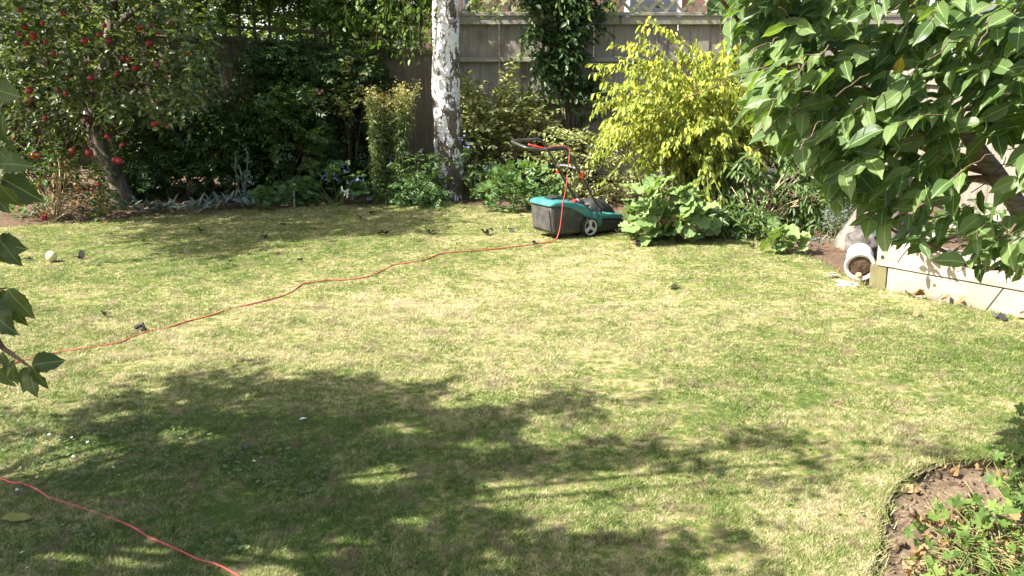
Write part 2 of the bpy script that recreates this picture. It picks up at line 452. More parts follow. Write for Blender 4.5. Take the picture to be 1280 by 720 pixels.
brn = ramp(t, noi(t, oc, 26.0, 5, 0.7, (1, 1, 0.5)), [(0.3, (0.032, 0.025, 0.019)), (0.7, (0.20, 0.155, 0.12))])
t.links.new(mixc(t, msk, whi, brn), b.inputs['Base Color']); setin(b, Roughness=0.8)
b.inputs['Specular IOR Level'].default_value = 0.2
bump(t, b, mth(t, 'ADD', v, mth(t, 'MULTIPLY', noi(t, oc, 26.0, 4), 0.3)), 0.8, 0.04); M['birch'] = m
m, t, b, o = mat_new('apple_skin')
oi = N(t, 'ShaderNodeObjectInfo'); va = N(t, 'ShaderNodeVectorMath', operation='ADD'); cx = N(t, 'ShaderNodeCombineXYZ'); t.links.new(mth(t, 'MULTIPLY', oi.outputs['Random'], 50.0), cx.inputs[0]); t.links.new(objc(t), va.inputs[0]); t.links.new(cx.outputs[0], va.inputs[1])
c = ramp(t, noi(t, va.outputs[0], 9.0, 3), [(0.40, (0.27, 0.010, 0.016)), (0.58, (0.21, 0.012, 0.012)), (0.68, (0.42, 0.09, 0.03)), (0.8, (0.45, 0.30, 0.07))])
t.links.new(c, b.inputs['Base Color']); setin(b, Roughness=0.3); M['apple'] = m
m, t, b, o = mat_new('brickwork')
bt = N(t, 'ShaderNodeTexBrick'); mp = N(t, 'ShaderNodeMapping'); mp.inputs['Rotation'].default_value = (R(90), 0, 0)
t.links.new(objc(t), mp.inputs[0]); t.links.new(mp.outputs[0], bt.inputs[0])
setin(bt, Scale=4.4, Mortar_Size=0.012); bt.inputs[1].default_value = (0.13, 0.065, 0.042, 1); bt.inputs[2].default_value = (0.10, 0.05, 0.036, 1); bt.inputs[3].default_value = (0.17, 0.15, 0.13, 1)
t.links.new(bt.outputs[0], b.inputs['Base Color']); setin(b, Roughness=0.9); M['brick'] = m

# ------------------------------------------------------------------ leaves
rs.seed(173)
def t_ovate(wd=0.5, fold=0.07, curl=0.14):
    V = [(0, 0, 0), (.35, wd / 2, fold), (.75, wd * .36, fold * .6 - curl * .45), (1, 0, -curl), (.75, -wd * .36, fold * .6 - curl * .45), (.35, -wd / 2, fold)]
    return np.array(V), np.array([(0, 5, 4, 3), (0, 3, 2, 1)])
def t_diamond(wd=0.45):
    V = [(0, 0, 0), (.45, wd / 2, .05), (1, 0, -.08), (.45, -wd / 2, .05)]
    return np.array(V), np.array([(0, 3, 2, 1)])
def t_pinnate(n=3, wd=0.15, ll=0.36):
    V, F = [], []
    def leaflet(x, ang, l):
        b = len(V); d = np.array([math.cos(ang), math.sin(ang), -0.12]); s = np.array([-math.sin(ang), math.cos(ang), 0.0])
        p = np.array([x, 0, 0.0])
        for q in (p, p + d * l * .4 - s * wd * .5, p + d * l, p + d * l * .4 + s * wd * .5): V.append(tuple(q))
        F.append((b, b + 1, b + 2, b + 3))
    for i in range(n):
        x = .14 + .52 * i / max(1, n - 1)
        for sg in (-1, 1): leaflet(x, sg * R(52), ll * (1 - .2 * i / n))
    leaflet(.62, 0, .42)
    return np.array(V), np.array(F)
def t_lobed(nl=5, depth=0.12, npts=20, cup=0.10, notch=0.35):
    V = [(.42, 0, 0)]
    for i in range(npts):
        a = -math.pi + 2 * math.pi * (i + .5) / npts
        r = 0.5 * (1 - depth * (0.5 + 0.5 * math.cos(a * nl * 2 * math.pi / (2 * math.pi) + (math.pi if nl % 2 == 0 else 0) + math.pi)))
        if abs(a) > math.pi - notch: r *= 0.55
        V.append((.42 + r * math.cos(a), r * math.sin(a), cup * (r / .5) ** 2 * (0.6 + 0.4 * math.cos(nl * a)) - 0.05 * (r * math.cos(a))))
    F = [(0, i + 1, (i + 1) % npts + 1) for i in range(npts)]
    return np.array(V), np.array(F)
OV, OVN, DI, PI7 = t_ovate(.5), t_ovate(.3), t_diamond(.45), t_pinnate()
LANCE = t_diamond(.2)
ROUND = t_lobed(5, .14, 12)
LOB = t_lobed(5, .5, 15)
def place(tm, P, T, Nn, size):
    V0, F0 = tm
    T = nrm(T); Nn = Nn - (Nn * T).sum(1, keepdims=True) * T; Nn = nrm(Nn); Sd = np.cross(Nn, T)
    size = np.broadcast_to(np.asarray(size, float), (len(P),))
    V = P[:, None] + size[:, None, None] * (V0[None, :, 0:1] * T[:, None] + V0[None, :, 1:2] * Sd[:, None] + V0[None, :, 2:3] * Nn[:, None])
    F = F0[None] + (np.arange(len(P)) * len(V0))[:, None, None]
    return V.reshape(-1, 3), F.reshape(-1, F0.shape[1])
def sprays(B, D, ln, K, droop=0.25, hang=0.2, side=0.8, wob=0.35, upn=0.8, t0=0.12):
    """leaves set alternately along twigs that start at B and grow towards D"""
    n = len(B); D = nrm(D)
    l = ln[0] + (ln[1] - ln[0]) * rs.rand(n)
    tt = np.linspace(t0, 1, K)[None, :, None]
    down = np.array([0, 0, -1.0])
    P = B[:, None] + D[:, None] * l[:, None, None] * tt + down * droop * l[:, None, None] * tt ** 2
    Td = nrm(D[:, None] + 2 * droop * tt * down)
    sd = np.cross(Td, np.array([0.02, 0.01, 1.0])); sd = nrm(sd)
    sg = np.where(np.arange(K) % 2 == 0, 1.0, -1.0)[None, :, None]
    T = Td * 0.55 + sd * sg * side + down * hang + wob * rs.randn(n, K, 3)
    Nn = np.array([0, 0, 1.0]) * upn + 0.45 * rs.randn(n, K, 3) + np.array(L) * 0.25
    return P.reshape(-1, 3), T.reshape(-1, 3), Nn.reshape(-1, 3), P
def clumped(poly, n, Y0, Y1, nc=None, sig=14):
    """points in a volume: outline in the photograph's plane, depth Y0 to Y1, gathered in clumps"""
    if nc:
        c = sample_poly(poly, nc); k = rs.randint(0, nc, n)
        q = c[k] + rs.randn(n, 2) * sig
        ok = inpoly(q[:, 0], q[:, 1], poly); q = q[ok]
        yc = Y0 + (Y1 - Y0) * rs.rand(nc)
        Y = yc[k][ok] + rs.randn(len(q)) * (Y1 - Y0) * 0.12
    else:
        q = sample_poly(poly, n); Y = Y0 + (Y1 - Y0) * rs.rand(n)
    return at_n(q[:, 0], q[:, 1], np.clip(Y, Y0, Y1))
def foliage(parent, tm, P, T, Nn, size, mat, name='foliage', zmin=0.03, kind='stuff'):
    ok = P[:, 2] > zmin
    sz = size[0] + (size[1] - size[0]) * rs.rand(len(P))
    V, F = place(tm, P[ok], T[ok], Nn[ok], sz[ok])
    V = V - wloc(parent) if parent is not None else V
    return link(name, fmesh(name, V, F), mat, parent, kind)
def add_stems(parent, base, ends, r0, r1, mat, n=5, bow=0.2, name='stems', kind='stuff'):
    mb = MB()
    for e in ends:
        b0 = np.array(base) + np.array([rs.randn() * .04, rs.randn() * .04, 0])
        e = np.array(e); mid = (b0 + e) / 2 + np.array([rs.randn() * .05, rs.randn() * .05, bow * np.linalg.norm(e - b0) * .5])
        pts = smooth_path([b0, mid, e], 4)
        mb.tube(pts, list(np.linspace(r0, r1, len(pts))), n)
    return mb.build(name, mat, parent, smooth=True, kind=kind)
def outward(B, c, up=0.4, rnd=0.5, front=0.25):
    return nrm(B - np.array(c)) + np.array([0, -front, up]) + rnd * rs.randn(len(B), 3)
def shrub(name, label, cat, base_px, poly, dY, n, K, tm, size, mat, ln=(.18, .35), nc=None, sig=14, up=.3, droop=.25, hang=.25, side=.8, nst=10, stem='stem', up_n=.8, group=None, zc=0.4, sr=(.012, .004)):
    b = gp(*base_px) if len(base_px) == 2 else np.array(base_px)
    t = thing(name, label, cat, (b[0], b[1], 0), group)
    B = clumped(poly, n, b[1] + dY[0], b[1] + dY[1], nc, sig)
    c = np.array([b[0], b[1] + (dY[0] + dY[1]) / 2, zc])
    P, T, Nn, tw = sprays(B, outward(B, c, up), ln, K, droop, hang, side, upn=up_n)
    foliage(t, tm, P, T, Nn, size, mat)
    if nst: add_stems(t, (b[0], b[1], -.03), B[rs.choice(len(B), min(nst, len(B)), False)], sr[0], sr[1], M[stem])
    return t, B, tw

# ------------------------------------------------------------------ the ground
rs.seed(166)
sheet = MB(); sheet.add([(-400, -200, -.14), (400, -200, -.14), (400, 700, -.14), (-400, 700, -.14)], [(0, 1, 2, 3)])
tag(sheet.build('ground', M['soil_dark']), kind='structure')

edge_px = [(-420, 300), (-150, 292), (0, 284), (60, 280), (130, 277), (190, 270), (260, 264), (330, 261), (400, 258), (470, 256), (520, 254), (556, 254), (585, 257), (620, 260), (680, 262), (740, 275), (790, 296), (850, 297), (905, 294), (945, 303), (985, 316), (1020, 324), (1050, 341), (1074, 352), (1088, 359), (1107, 363), (1160, 374), (1220, 386), (1285, 399), (1400, 424), (1600, 470)]
bed_px = [(1560, 520), (1420, 545), (1300, 562), (1235, 573), (1180, 578), (1140, 588), (1112, 607), (1099, 640), (1094, 680), (1090, 725), (1080, 800), (1070, 900)]
def rough_line(px, amp, step):
    P = [gp(*p)[:2] for p in px]
    out = []
    for a, b2 in zip(P[:-1], P[1:]):
        n = max(1, int(np.linalg.norm(b2 - a) / step))
        for i in range(n):
            q = a + (b2 - a) * i / n
            nz = lambda k, o: noise.noise(Vector((q[0] * k, q[1] * k, o)))
            d = Vector((nz(3.1, .5) + .6 * nz(11, 2.5), nz(3.1, 7.5) + .6 * nz(11, 9.5), 0)) * .8
            out.append((q[0] + amp * d.x, q[1] + amp * d.y))
    out.append(tuple(P[-1]))
    return out
back_edge = rough_line(edge_px, 0.05, 0.1)
bed_edge = rough_line(bed_px, 0.035, 0.05)
LAWN = back_edge + bed_edge + [(1.2, 0.3), (-6, 0.3), (-10, 4)]
bm = bmesh.new()
vs = [bm.verts.new((x, y, 0)) for x, y in LAWN]
f = bm.faces.new(vs); f.normal_update()
if f.normal.z < 0: f.normal_flip()
ex = bmesh.ops.extrude_edge_only(bm, edges=bm.edges[:])
for v in ex['geom']:
    if isinstance(v, bmesh.types.BMVert): v.co.z = -.13
side_faces = [q for q in bm.faces if q is not f]
bmesh.ops.triangulate(bm, faces=[f])
for q in bm.faces: q.material_index = 1 if abs(q.normal.z) < .5 and q.calc_center_median().z < -.01 else 0
bm.normal_update()
me = bpy.data.meshes.new('lawn'); bm.to_mesh(me); bm.free()
tag(link('lawn', me, [M['turf'], M['soil_dark']]), kind='structure')

def soil_grid(name, x0, x1, y0, y1, st, zf, mat):
    nx, ny = int((x1 - x0) / st) + 1, int((y1 - y0) / st) + 1
    gx, gy = np.meshgrid(np.linspace(x0, x1, nx), np.linspace(y0, y1, ny))
    V = np.stack([gx.ravel(), gy.ravel(), np.array([zf(x, y) for x, y in zip(gx.ravel(), gy.ravel())])], 1)
    i = np.arange((nx - 1) * (ny - 1)); a = (i // (nx - 1)) * nx + i % (nx - 1)
    return tag(link(name, fmesh(name, V, np.stack([a, a + 1, a + 1 + nx, a + nx], 1), False), mat), kind='structure')
def lump(x, y, s, a): return a * noise.fractal(Vector((x * s, y * s, 1.3)), 1.0, 2.0, 4)
soil_grid('back_bed_soil', -9.5, 6.6, 8.3, 14.6, 0.07, lambda x, y: -.045 + lump(x, y, 3.0, .022) + .05 * max(0, min(1, (y - 12.6) / 1.5)), M['soil_dark'])
soil_grid('front_bed_soil', 1.05, 4.6, 2.2, 6.2, 0.022, lambda x, y: -.062 + lump(x, y, 7.0, .03) + abs(lump(x, y, 24.0, .026)), M['soil'])

# ------------------------------------------------------------------ grass: short mown blades, one mass
rs.seed(115)
def blades(n, y0, y1, hgt, wid, lean=1.7):
    y = y0 + (y1 - y0) * rs.rand(n * 2)
    hw = 0.535 * (y * cp + CAM_H * sp) + 0.25
    keep = rs.rand(n * 2) < hw / hw.max()
    y, hw = y[keep][:n], hw[keep][:n]
    x = hw * (2 * rs.rand(len(y)) - 1)
    ok = inpoly(x, y, LAWN); x, y = x[ok], y[ok]
    k = len(x); a = rs.rand(k) * 2 * math.pi; h = hgt * (0.55 + 0.9 * rs.rand(k)); wd = wid * (0.6 + .8 * rs.rand(k))
    ln = lean * (0.3 + rs.rand(k)); a2 = a + rs.randn(k) * 0.8
    tuf = np.array([noise.noise((p, q_, .7)) for p, q_ in zip(x * 6.5, y * 6.5)]); bare = np.array([noise.noise((p, q_, 3.7)) for p, q_ in zip(x * 2.3, y * 2.3)])
    h = h * np.clip(.95 + .8 * tuf, .55, 1.7) * np.where(bare > .33, .55, 1.0); wd = wd * np.where((bare > .35) & (rs.rand(k) < .5), .1, 1.0)
    V = np.zeros((k, 3, 3))
    V[:, 0, 0], V[:, 0, 1] = x - wd * np.sin(a), y + wd * np.cos(a)
    V[:, 1, 0], V[:, 1, 1] = x + wd * np.sin(a), y - wd * np.cos(a)
    V[:, :2, 2] = -0.003
    V[:, 2, 0], V[:, 2, 1], V[:, 2, 2] = x + h * ln * np.cos(a2), y + h * ln * np.sin(a2), h
    return V.reshape(-1, 3)
Vs = [blades(600000, 3.3, 5.2, .013, .0017), blades(480000, 5.2, 7.6, .012, .0024), blades(380000, 7.6, 12.9, .012, .0034)]
V = np.vstack(Vs)
# longer fringe along the cut edge of the beds
fr = []
for (px_, py_) in bed_edge[:-8] + back_edge[30:-12:1]:
    for _ in range(34):
        a = rs.rand() * 6.28; h = .03 + .035 * rs.rand(); x, y = px_ + rs.randn() * .025, py_ + rs.randn() * .025
        fr += [(x - .0022 * math.sin(a), y + .0022 * math.cos(a), -.01), (x + .0022 * math.sin(a), y - .0022 * math.cos(a), -.01), (x + h * rs.randn() * .6, y + h * rs.randn() * .6 - .01, h * (.3 + .7 * rs.rand()))]
V = np.vstack([V, np.array(fr)])
tag(link('grass', fmesh('grass', V, np.arange(len(V)).reshape(-1, 3)), M['grass']), 'short dry mown grass covering the lawn', 'grass', kind='stuff')

CV, CF = [], []
for _ in range(5200):
    x, y = 1.1 + 3.0 * rs.rand(), 3.2 + 2.6 * rs.rand(); r_ = .005 + .022 * rs.rand() ** 3; b_ = len(CV)
    z = -.062 + lump(x, y, 7.0, .03) + abs(lump(x, y, 24.0, .026))
    for d_ in ((1, 0, 0), (-1, 0, 0), (0, 1, 0), (0, -1, 0), (0, 0, 1), (0, 0, -1)): CV.append(np.array([x, y, z + r_ * .3]) + np.array(d_) * r_ * (.6 + .7 * rs.rand()) + rs.randn(3) * r_ * .25)
    CF += [(b_ + i, b_ + j, b_ + k) for i, j, k in ((0, 2, 4), (2, 1, 4), (1, 3, 4), (3, 0, 4), (2, 0, 5), (1, 2, 5), (3, 1, 5), (0, 3, 5))]
tag(link('soil_clods', fmesh('soil_clods', np.array(CV), np.array(CF)), M['soil']), 'crumbly clods of dry soil in the corner bed', 'soil', kind='stuff')

# ------------------------------------------------------------------ fences
rs.seed(153)
YF = 14.3
def fx(px): return float(at(px, 150, YF)[0])
def fz(py): return float(at(640, py, YF)[2])
def board_mesh(wd, h, th=.02):
    mb = MB(); mb.box((0, 0, h / 2), (wd, th, h)); return mb.mesh('board')
x0, x1 = fx(-90), fx(553)
lf = thing('board_fence', 'dark brown vertical board fence behind the climbers, square trellis on top', 'fence', (x0, YF, 0))
capz = lambda x: 2.11 - .2 * (x - fx(262)) / (fx(530) - fx(262))
bmesh_dark = board_mesh(.152, 1.95)
xx = x0; i = 0
while xx < x1:
    o_ = link('board', bmesh_dark, M['fence_dark'], lf)
    o_.location = (xx - x0, (i % 2) * .023, capz(xx) - 1.97); o_.rotation_euler = (rs.randn() * .003, rs.randn() * .004, rs.randn() * R(.5))
    xx += .143; i += 1
mb = MB()
n = 12
for k in range(n):
    xa, xb = x0 + (x1 - x0) * k / n, x0 + (x1 - x0) * (k + 1) / n
    a = math.atan2(capz(xb) - capz(xa), xb - xa)
    mb.box(((xa + xb) / 2, YF - .01, capz((xa + xb) / 2)), (xb - xa - .004, .09, .06), M=Matrix.Rotation(-a, 3, 'Y'))
mb.build('cap_rail', M['rail_dark'], lf)
def slat(parent, p, q, wd, th, mat, y):
    mb = MB(); p, q = Vector((p[0], y, p[1])), Vector((q[0], y, q[1])); d = q - p
    mb.box((0, 0, 0), (d.length, th, wd), M=Matrix.Rotation(-math.atan2(d.z, d.x), 3, 'Y'))
    me = mb.mesh('slat'); o_ = link('slat', me, mat, parent); o_.location = tuple((p + q) / 2 - Vector(wloc(parent))); return o_
mb = MB(); mb.box(((x0 + x1) / 2, YF, 2.86), (x1 - x0, .05, .045))
tr = mb.build('trellis', M['rail_dark'], lf)
for k in range(int((x1 - x0) / .21)):
    xa = x0 + .1 + .21 * k
    slat(tr, (xa, capz(xa) + .035), (xa + .002, 2.835), .042, .018, M['fence_dark'], YF - .012)
for k in range(4):
    z = .20 * k + .16
    slat(tr, (x0, capz(x0) + z), (x1, capz(x1) + z), .042, .018, M['fence_dark'], YF - .032)
for px_ in (20, 255, 548):
    mb = MB(); mb.box((fx(px_), YF + .075, 1.43), (.1, .1, 2.9)); mb.build('post', M['fence_dark'], lf, bevel=.006)

x0, x1 = fx(560), fx(1128)
rf = thing('railed_fence', 'grey weathered board fence with horizontal rails and diamond trellis on top', 'fence', (x0, YF, 0))
ztop = 2.36
rails = [1.80, 1.22, .66, .14]
bm_g = board_mesh(.152, ztop - .02, .012)
xx, i = x0, 0
while xx < x1:
    o_ = link('board', bm_g, M['fence_grey'], rf)
    o_.location = (xx - x0 + .07, .05 + (i % 2) * .017, 0.0); o_.rotation_euler = (0, rs.randn() * .003, rs.randn() * R(.5))
    xx += .147; i += 1
bays = [fx(560), fx(707), fx(905), fx(1128)]
for a, b2 in zip(bays[:-1], bays[1:]):
    for z in rails:
        mb = MB(); mb.box(((a + b2) / 2, YF - .0, z), (b2 - a - .125, .075, .062)); mb.build('rail', M['rail_grey'], rf, bevel=.005)
    mb = MB(); mb.box(((a + b2) / 2, YF + .0, ztop - .03), (b2 - a - .125, .075, .11)); mb.build('top_rail', M['rail_grey'], rf, bevel=.005)
mb = MB(); mb.box(((x0 + x1) / 2, YF + .01, ztop + .055), (x1 - x0, .14, .05)); mb.build('cap_rail', M['rail_grey'], rf, bevel=.006)
for a in bays:
    mb = MB(); mb.box((a, YF - .005, ztop / 2 + .01), (.12, .12, ztop)); mb.build('post', M['fence_grey'], rf, bevel=.006)
mb = MB(); mb.box(((x0 + x1) / 2, YF + .02, ztop + .60), (x1 - x0, .05, .045))
tr = mb.build('trellis', M['trellis'], rf)
za, zb = ztop + .085, ztop + .575
k = 0; xx = x0 - .5
while xx < x1:
    for sg, yy in ((1, YF - .0), (-1, YF + .022)):
        pa, pb = (xx, za), (xx + .49, zb)
        if sg < 0: pa, pb = (xx, zb), (xx + .49, za)
        if pa[0] >= x0 and pb[0] <= x1: slat(tr, pa, pb, .042, .016, M['trellis'], yy)
    xx += .235

xs0, xs1 = np.array([5.25, 14.0]), np.array([6.35, 6.6])
sfd = (xs1 - xs0) / np.linalg.norm(xs1 - xs0); ang = math.atan2(sfd[1], sfd[0])
sf = thing('side_fence', 'sunlit pale board fence glimpsed through the broad leaves, behind the raised bed', 'fence', (*xs0, 0))
bm_s = board_mesh(.16, 1.75, .022)
nb = int(np.linalg.norm(xs1 - xs0) / .165)
M['fence_pale'] = wood_mat('pale_board', (0.16, 0.135, 0.105), (0.42, 0.37, 0.30), 0.05, dirt=0.6)
for k in range(nb):
    q = sfd * .165 * k
    o_ = link('board', bm_s, M['fence_pale'], sf); o_.location = (q[0], q[1], .02); o_.rotation_euler = (0, rs.randn() * .004, ang + (R(1.5) if k % 2 else -R(1.5)))
for z in (.5, 1.55):
    mb = MB(); c = (xs0 + xs1) / 2 + np.array([-sfd[1], sfd[0]]) * -.0; nn = np.array([sfd[1], -sfd[0]])
    mb.box((*(c - nn * -.045), z), (np.linalg.norm(xs1 - xs0), .05, .08), rz=ang); mb.build('rail', M['fence_pale'], sf)

# ------------------------------------------------------------------ beyond the fence
rs.seed(136)
bh = thing('brick_house', 'reddish brick house wall seen through the diamond trellis', 'house', (1.3, 22, 0))
mb = MB(); mb.box((1.3, 24, 2.6), (6.4, 4, 5.5)); mb.build('wall', M['brick'], bh)
mb = MB(); mb.prism([(-2.3, 5.1), (4.9, 5.1), (4.9, 5.25), (1.3, 7.2), (-2.3, 5.25)], 21.7, 26.3); mb.build('roof', M['roof_tile'], bh, fix=True)
mb = MB(); mb.tube([(fx(583) * 1.52, 21.93, -.1), (fx(583) * 1.52, 21.93, 5.0)], .07, 10); mb.build('drainpipe', M['slate'], bh, smooth=True)
mb = MB(); mb.box((3.0, 21.98, 2.9), (1.2, .08, 1.2)); wf = mb.build('window', M['render_white'], bh)
mb = MB(); mb.box((3.0, 21.93, 2.9), (1.0, .02, 1.0)); mb.build('pane', plain('glass', (.05, .06, .07), .08, .5), wf)
gg = thing('white_garage', 'white boarded outbuilding beyond the right end of the diamond trellis', 'outbuilding', (6.6, 19, 0))
for k in range(18):
    mb = MB(); mb.box((6.6, 19.0 + .004 * (k % 2), .1 + .19 * k), (3.6, .05, .18)); mb.build('cladding_board', M['render_white'], gg, bevel=.006)
mb = MB(); mb.box((6.6, 20.6, 1.7), (3.5, 3.0, 3.3)); mb.build('wall', M['render_white'], gg)
mb = MB(); mb.prism([(4.6, 3.48), (8.6, 3.48), (8.6, 3.6), (6.6, 4.6), (4.6, 3.6)], 18.8, 22.3); mb.build('roof', M['roof_tile'], gg, fix=True)
wh = thing('white_house', 'white house wall showing in a gap above the left trellis', 'house', (-6.6, 24, 0))
mb = MB(); mb.box((-6.6, 26, 3.0), (3.2, 4, 6.2)); mb.build('wall', M['render_white'], wh)
mb = MB(); mb.prism([(-8.5, 6.0), (-4.7, 6.0), (-4.7, 6.15), (-6.6, 7.7), (-8.5, 6.15)], 23.7, 28.2); mb.build('roof', M['roof_tile'], wh, fix=True)
hd = thing('hedge', 'bright yellow green bush beyond the square trellis', 'bush', (-4.6, 17, 0))
B = np.array([-4.7, 17.2, 2.1]) + rs.randn(2600, 3) * np.array([2.3, .45, .75]); B[:, 1] = np.clip(B[:, 1], 16, 19)
P, T, Nn, _ = sprays(B, outward(B, (-4.7, 18.2, 1.2)), (.2, .4), 7)
foliage(hd, OV, P, T, Nn, (.09, .15), M['vine_leaf'])
add_stems(hd, (-4.6, 17.1, -.05), B[:14], .03, .008, M['twig'])

# ------------------------------------------------------------------ birch
rs.seed(158)
bp = gp(561, 246)
bt = thing('birch_tree', 'silver birch with white peeling bark standing before the fence', 'tree', bp)
def trunk_mesh(pts, rad, n=40, per=10, flute=0.0, amp=0.012, flare=None, sc=6.0):
    path = smooth_path(pts, per); m_ = len(path); rr = np.interp(np.linspace(0, 1, m_), np.linspace(0, 1, len(rad)), rad)
    V, F = [], []
    for i, p in enumerate(path):
        for k in range(n):
            a = 2 * math.pi * k / n; d = Vector((math.cos(a), math.sin(a), 0)); q = Vector(p) + d * rr[i]
            ns = noise.fractal(Vector((q.x * sc, q.y * sc, q.z * sc * .45)), 1.0, 2.0, 4)
            fl = (flare * math.exp(-max(0, p[2]) / .14) * (1 + .5 * math.sin(a * 5 + 1))) if flare else 0
            V.append(tuple(Vector(p) + d * (rr[i] + amp * ns + fl)))
    for i in range(m_ - 1):
        for k in range(n): F.append((i * n + k, i * n + (k + 1) % n, (i + 1) * n + (k + 1) % n, (i + 1) * n + k))
    return np.array(V), np.array(F)
tp = [np.array(bp) * [1, 1, 0] + [0, 0, -.1]] + [at(px_, py_, bp[1]) for px_, py_ in ((561, 200), (558, 120), (557, 40), (560, -60))] + [np.array([-.8, bp[1] + .1, 5.4]), np.array([-.7, bp[1] + .2, 8.0])]
V, F = trunk_mesh(tp, [.195, .193, .185, .178, .165, .14, .06], 56, 18, flare=.03, amp=.02)
link('trunk', fmesh('trunk', V - wloc(bt), F, True), M['birch'], bt)
mb = MB()
tips = []
for k in range(16):
    z = 4.2 + 3.6 * k / 16; a = k * 2.4; b0 = np.array([-.78, bp[1] + .1, z]); e = b0 + np.array([math.cos(a) * 1.5, math.sin(a) * 1.1, .5]) * (1.3 - z / 14)
    pts = smooth_path([b0, (b0 + e) / 2 + [0, 0, .25], e, e + (e - b0) * .2 + [0, 0, -.5]], 4); mb.tube(pts, list(np.linspace(.035, .006, len(pts))), 5); tips += pts[3:]
# the hanging twigs left of the trunk start on a limb above the frame
limb = smooth_path([np.array([-.8, bp[1], 3.4]), np.array([-1.5, bp[1] - .4, 3.75]), np.array([-2.4, bp[1] - .7, 3.6]), np.array([-2.9, bp[1] - .8, 3.3])], 6)
mb.tube(limb, list(np.linspace(.05, .008, len(limb))), 6)
limb2 = smooth_path([np.array([-.75, bp[1], 3.6]), np.array([.2, bp[1] - .3, 3.9]), np.array([1.1, bp[1] - .4, 3.5])], 6)
mb.tube(limb2, list(np.linspace(.045, .008, len(limb2))), 6)
mb.build('branches', M['birch'], bt, smooth=True, kind='stuff')
B = np.array([tips[i] for i in rs.randint(0, len(tips), 420)]) + rs.randn(420, 3) * .18
P, T, Nn, _ = sprays(B, rs.randn(420, 3) * .6 + [0, 0, -.5], (.35, .7), 9, .4, .5)
foliage(bt, OV, P, T, Nn, (.05, .085), M['vine_leaf'], 'crown')
B, Ln = [], []
for px_, y1 in [(432, 30), (445, 48), (456, 20), (470, 58), (482, 40), (497, 70), (505, 84), (515, 78), (523, 50), (530, 86), (538, 60), (544, 30), (488, 25), (512, 40), (600, 18), (620, 26), (700, 20), (735, 25), (590, 10), (765, 18)]:
    Y = bp[1] - .3 - .5 * rs.rand(); top = at(px_ + rs.randn() * 4, -75, Y); e = at(px_, y1, Y)
    B.append(top); Ln.append(e - top)
B, Ln = np.array(B), np.array(Ln)
P, T, Nn = [], [], []
mb = MB()
for b0, d in zip(B, Ln):
    mb.tube([b0, b0 + d * .5 + rs.randn(3) * .02, b0 + d], [.005, .004, .002], 4)
    for _ in range(34):
        q = b0 + d * rs.rand() + rs.randn(3) * .035; P.append(q); T.append(np.array([0, 0, -1.]) + rs.randn(3) * .6); Nn.append(rs.randn(3) + np.array(L) * .6)
mb.build('hanging_twigs', M['twig'], bt, kind='stuff')
foliage(bt, OV, np.array(P), np.array(T), np.array(Nn), (.06, .095), M['vine_leaf'], 'hanging_leaves')

# ------------------------------------------------------------------ apple tree
rs.seed(108)
ab = gp(156, 251)
ap = thing('apple_tree', 'apple tree laden with red apples above a leaning trunk', 'tree', ab)
Ya = ab[1]
tpts = [ab + [0, 0, -.12], at(140, 215, Ya), at(121, 178, Ya), at(118, 130, Ya - .1), at(135, 70, Ya - .15), at(140, 0, Ya - .2), at(135, -110, Ya - .2)]
V, F = trunk_mesh(tpts, [.145, .125, .115, .11, .09, .07, .05], 28, 8, amp=.02, flare=.05, sc=9)
link('trunk', fmesh('trunk', V - wloc(ap), F, True), M['bark'], ap)
cpoly = [(-60, -40), (252, -40), (258, 20), (262, 60), (258, 105), (238, 140), (205, 150), (150, 140), (125, 150), (95, 145), (70, 158), (30, 165), (-60, 170)]
mb = MB()
for (s0, e) in [((118, 130), (40, 100)), ((118, 130), (205, 105)), ((135, 70), (60, 30)), ((135, 70), (240, 50)), ((121, 150), (30, 165)), ((140, 0), (30, -60)), ((140, 0), (250, -50)), ((120, 125), (150, 135)), ((130, 100), (190, 150)), ((125, 110), (70, 130)), ((137, 40), (200, 10)), ((135, -60), (60, -160)), ((135, -60), (230, -150))]:
    a, c = at(*s0, Ya - .12), at(*e, Ya - .3 - 1.0 * rs.rand())
    pts = smooth_path([a, (a + c) / 2 + rs.randn(3) * .08 + [0, 0, .12], c], 5); mb.tube(pts, list(np.linspace(.045, .010, len(pts))), 6)
mb.build('branches', M['bark'], ap, smooth=True, kind='stuff')
B = clumped(cpoly, 1900, Ya - 1.75, Ya + .6, 120, 15)
P, T, Nn, tw = sprays(B, outward(B, (ab[0] - .4, Ya, 1.7), .15, .6, .3), (.18, .36), 7, .25, .15, .75, .4, .5)
foliage(ap, OV, P, T, Nn, (.07, .115), M['apple_leaf'], 'crown')
# the part of the crown above the frame: it is what shades the bed to the right
c0 = np.array([ab[0] + .6, Ya + .5, 4.0])
cl = c0 + nrm(rs.randn(75, 3)) * (rs.rand(75, 1) ** .4) * np.array([1.8, 1.5, 1.1]); cl = cl[cl[:, 2] > 3.0]
G = np.array([gp(x, y) for x, y in sample_poly([(170, 280), (220, 268), (300, 258), (470, 253), (540, 252), (550, 268), (500, 286), (400, 286), (330, 300), (275, 318), (235, 302)], 72)])
zz = 3.1 + 1.3 * rs.rand(len(G)); cl = np.vstack([cl, G + np.array(L) * (zz / L.z)[:, None]])
B = cl[rs.randint(0, len(cl), 2500)] + rs.randn(2500, 3) * .2
P, T, Nn, _ = sprays(B, outward(B, c0), (.2, .38), 7, .25, .15)
foliage(ap, OV, P, T, Nn, (.07, .11), M['apple_leaf'], 'upper_crown')
am = MB(); r = .037
am.lathe([(0.001, r * .72), (r * .25, r * .86), (r * .6, r * .84), (r * .93, r * .42), (r, 0), (r * .9, -r * .45), (r * .6, -r * .8), (r * .2, -r * .86), (.001, -r * .78)], 14)
apple_me = am.mesh('apple', True); apple_me.materials.append(M['apple'])
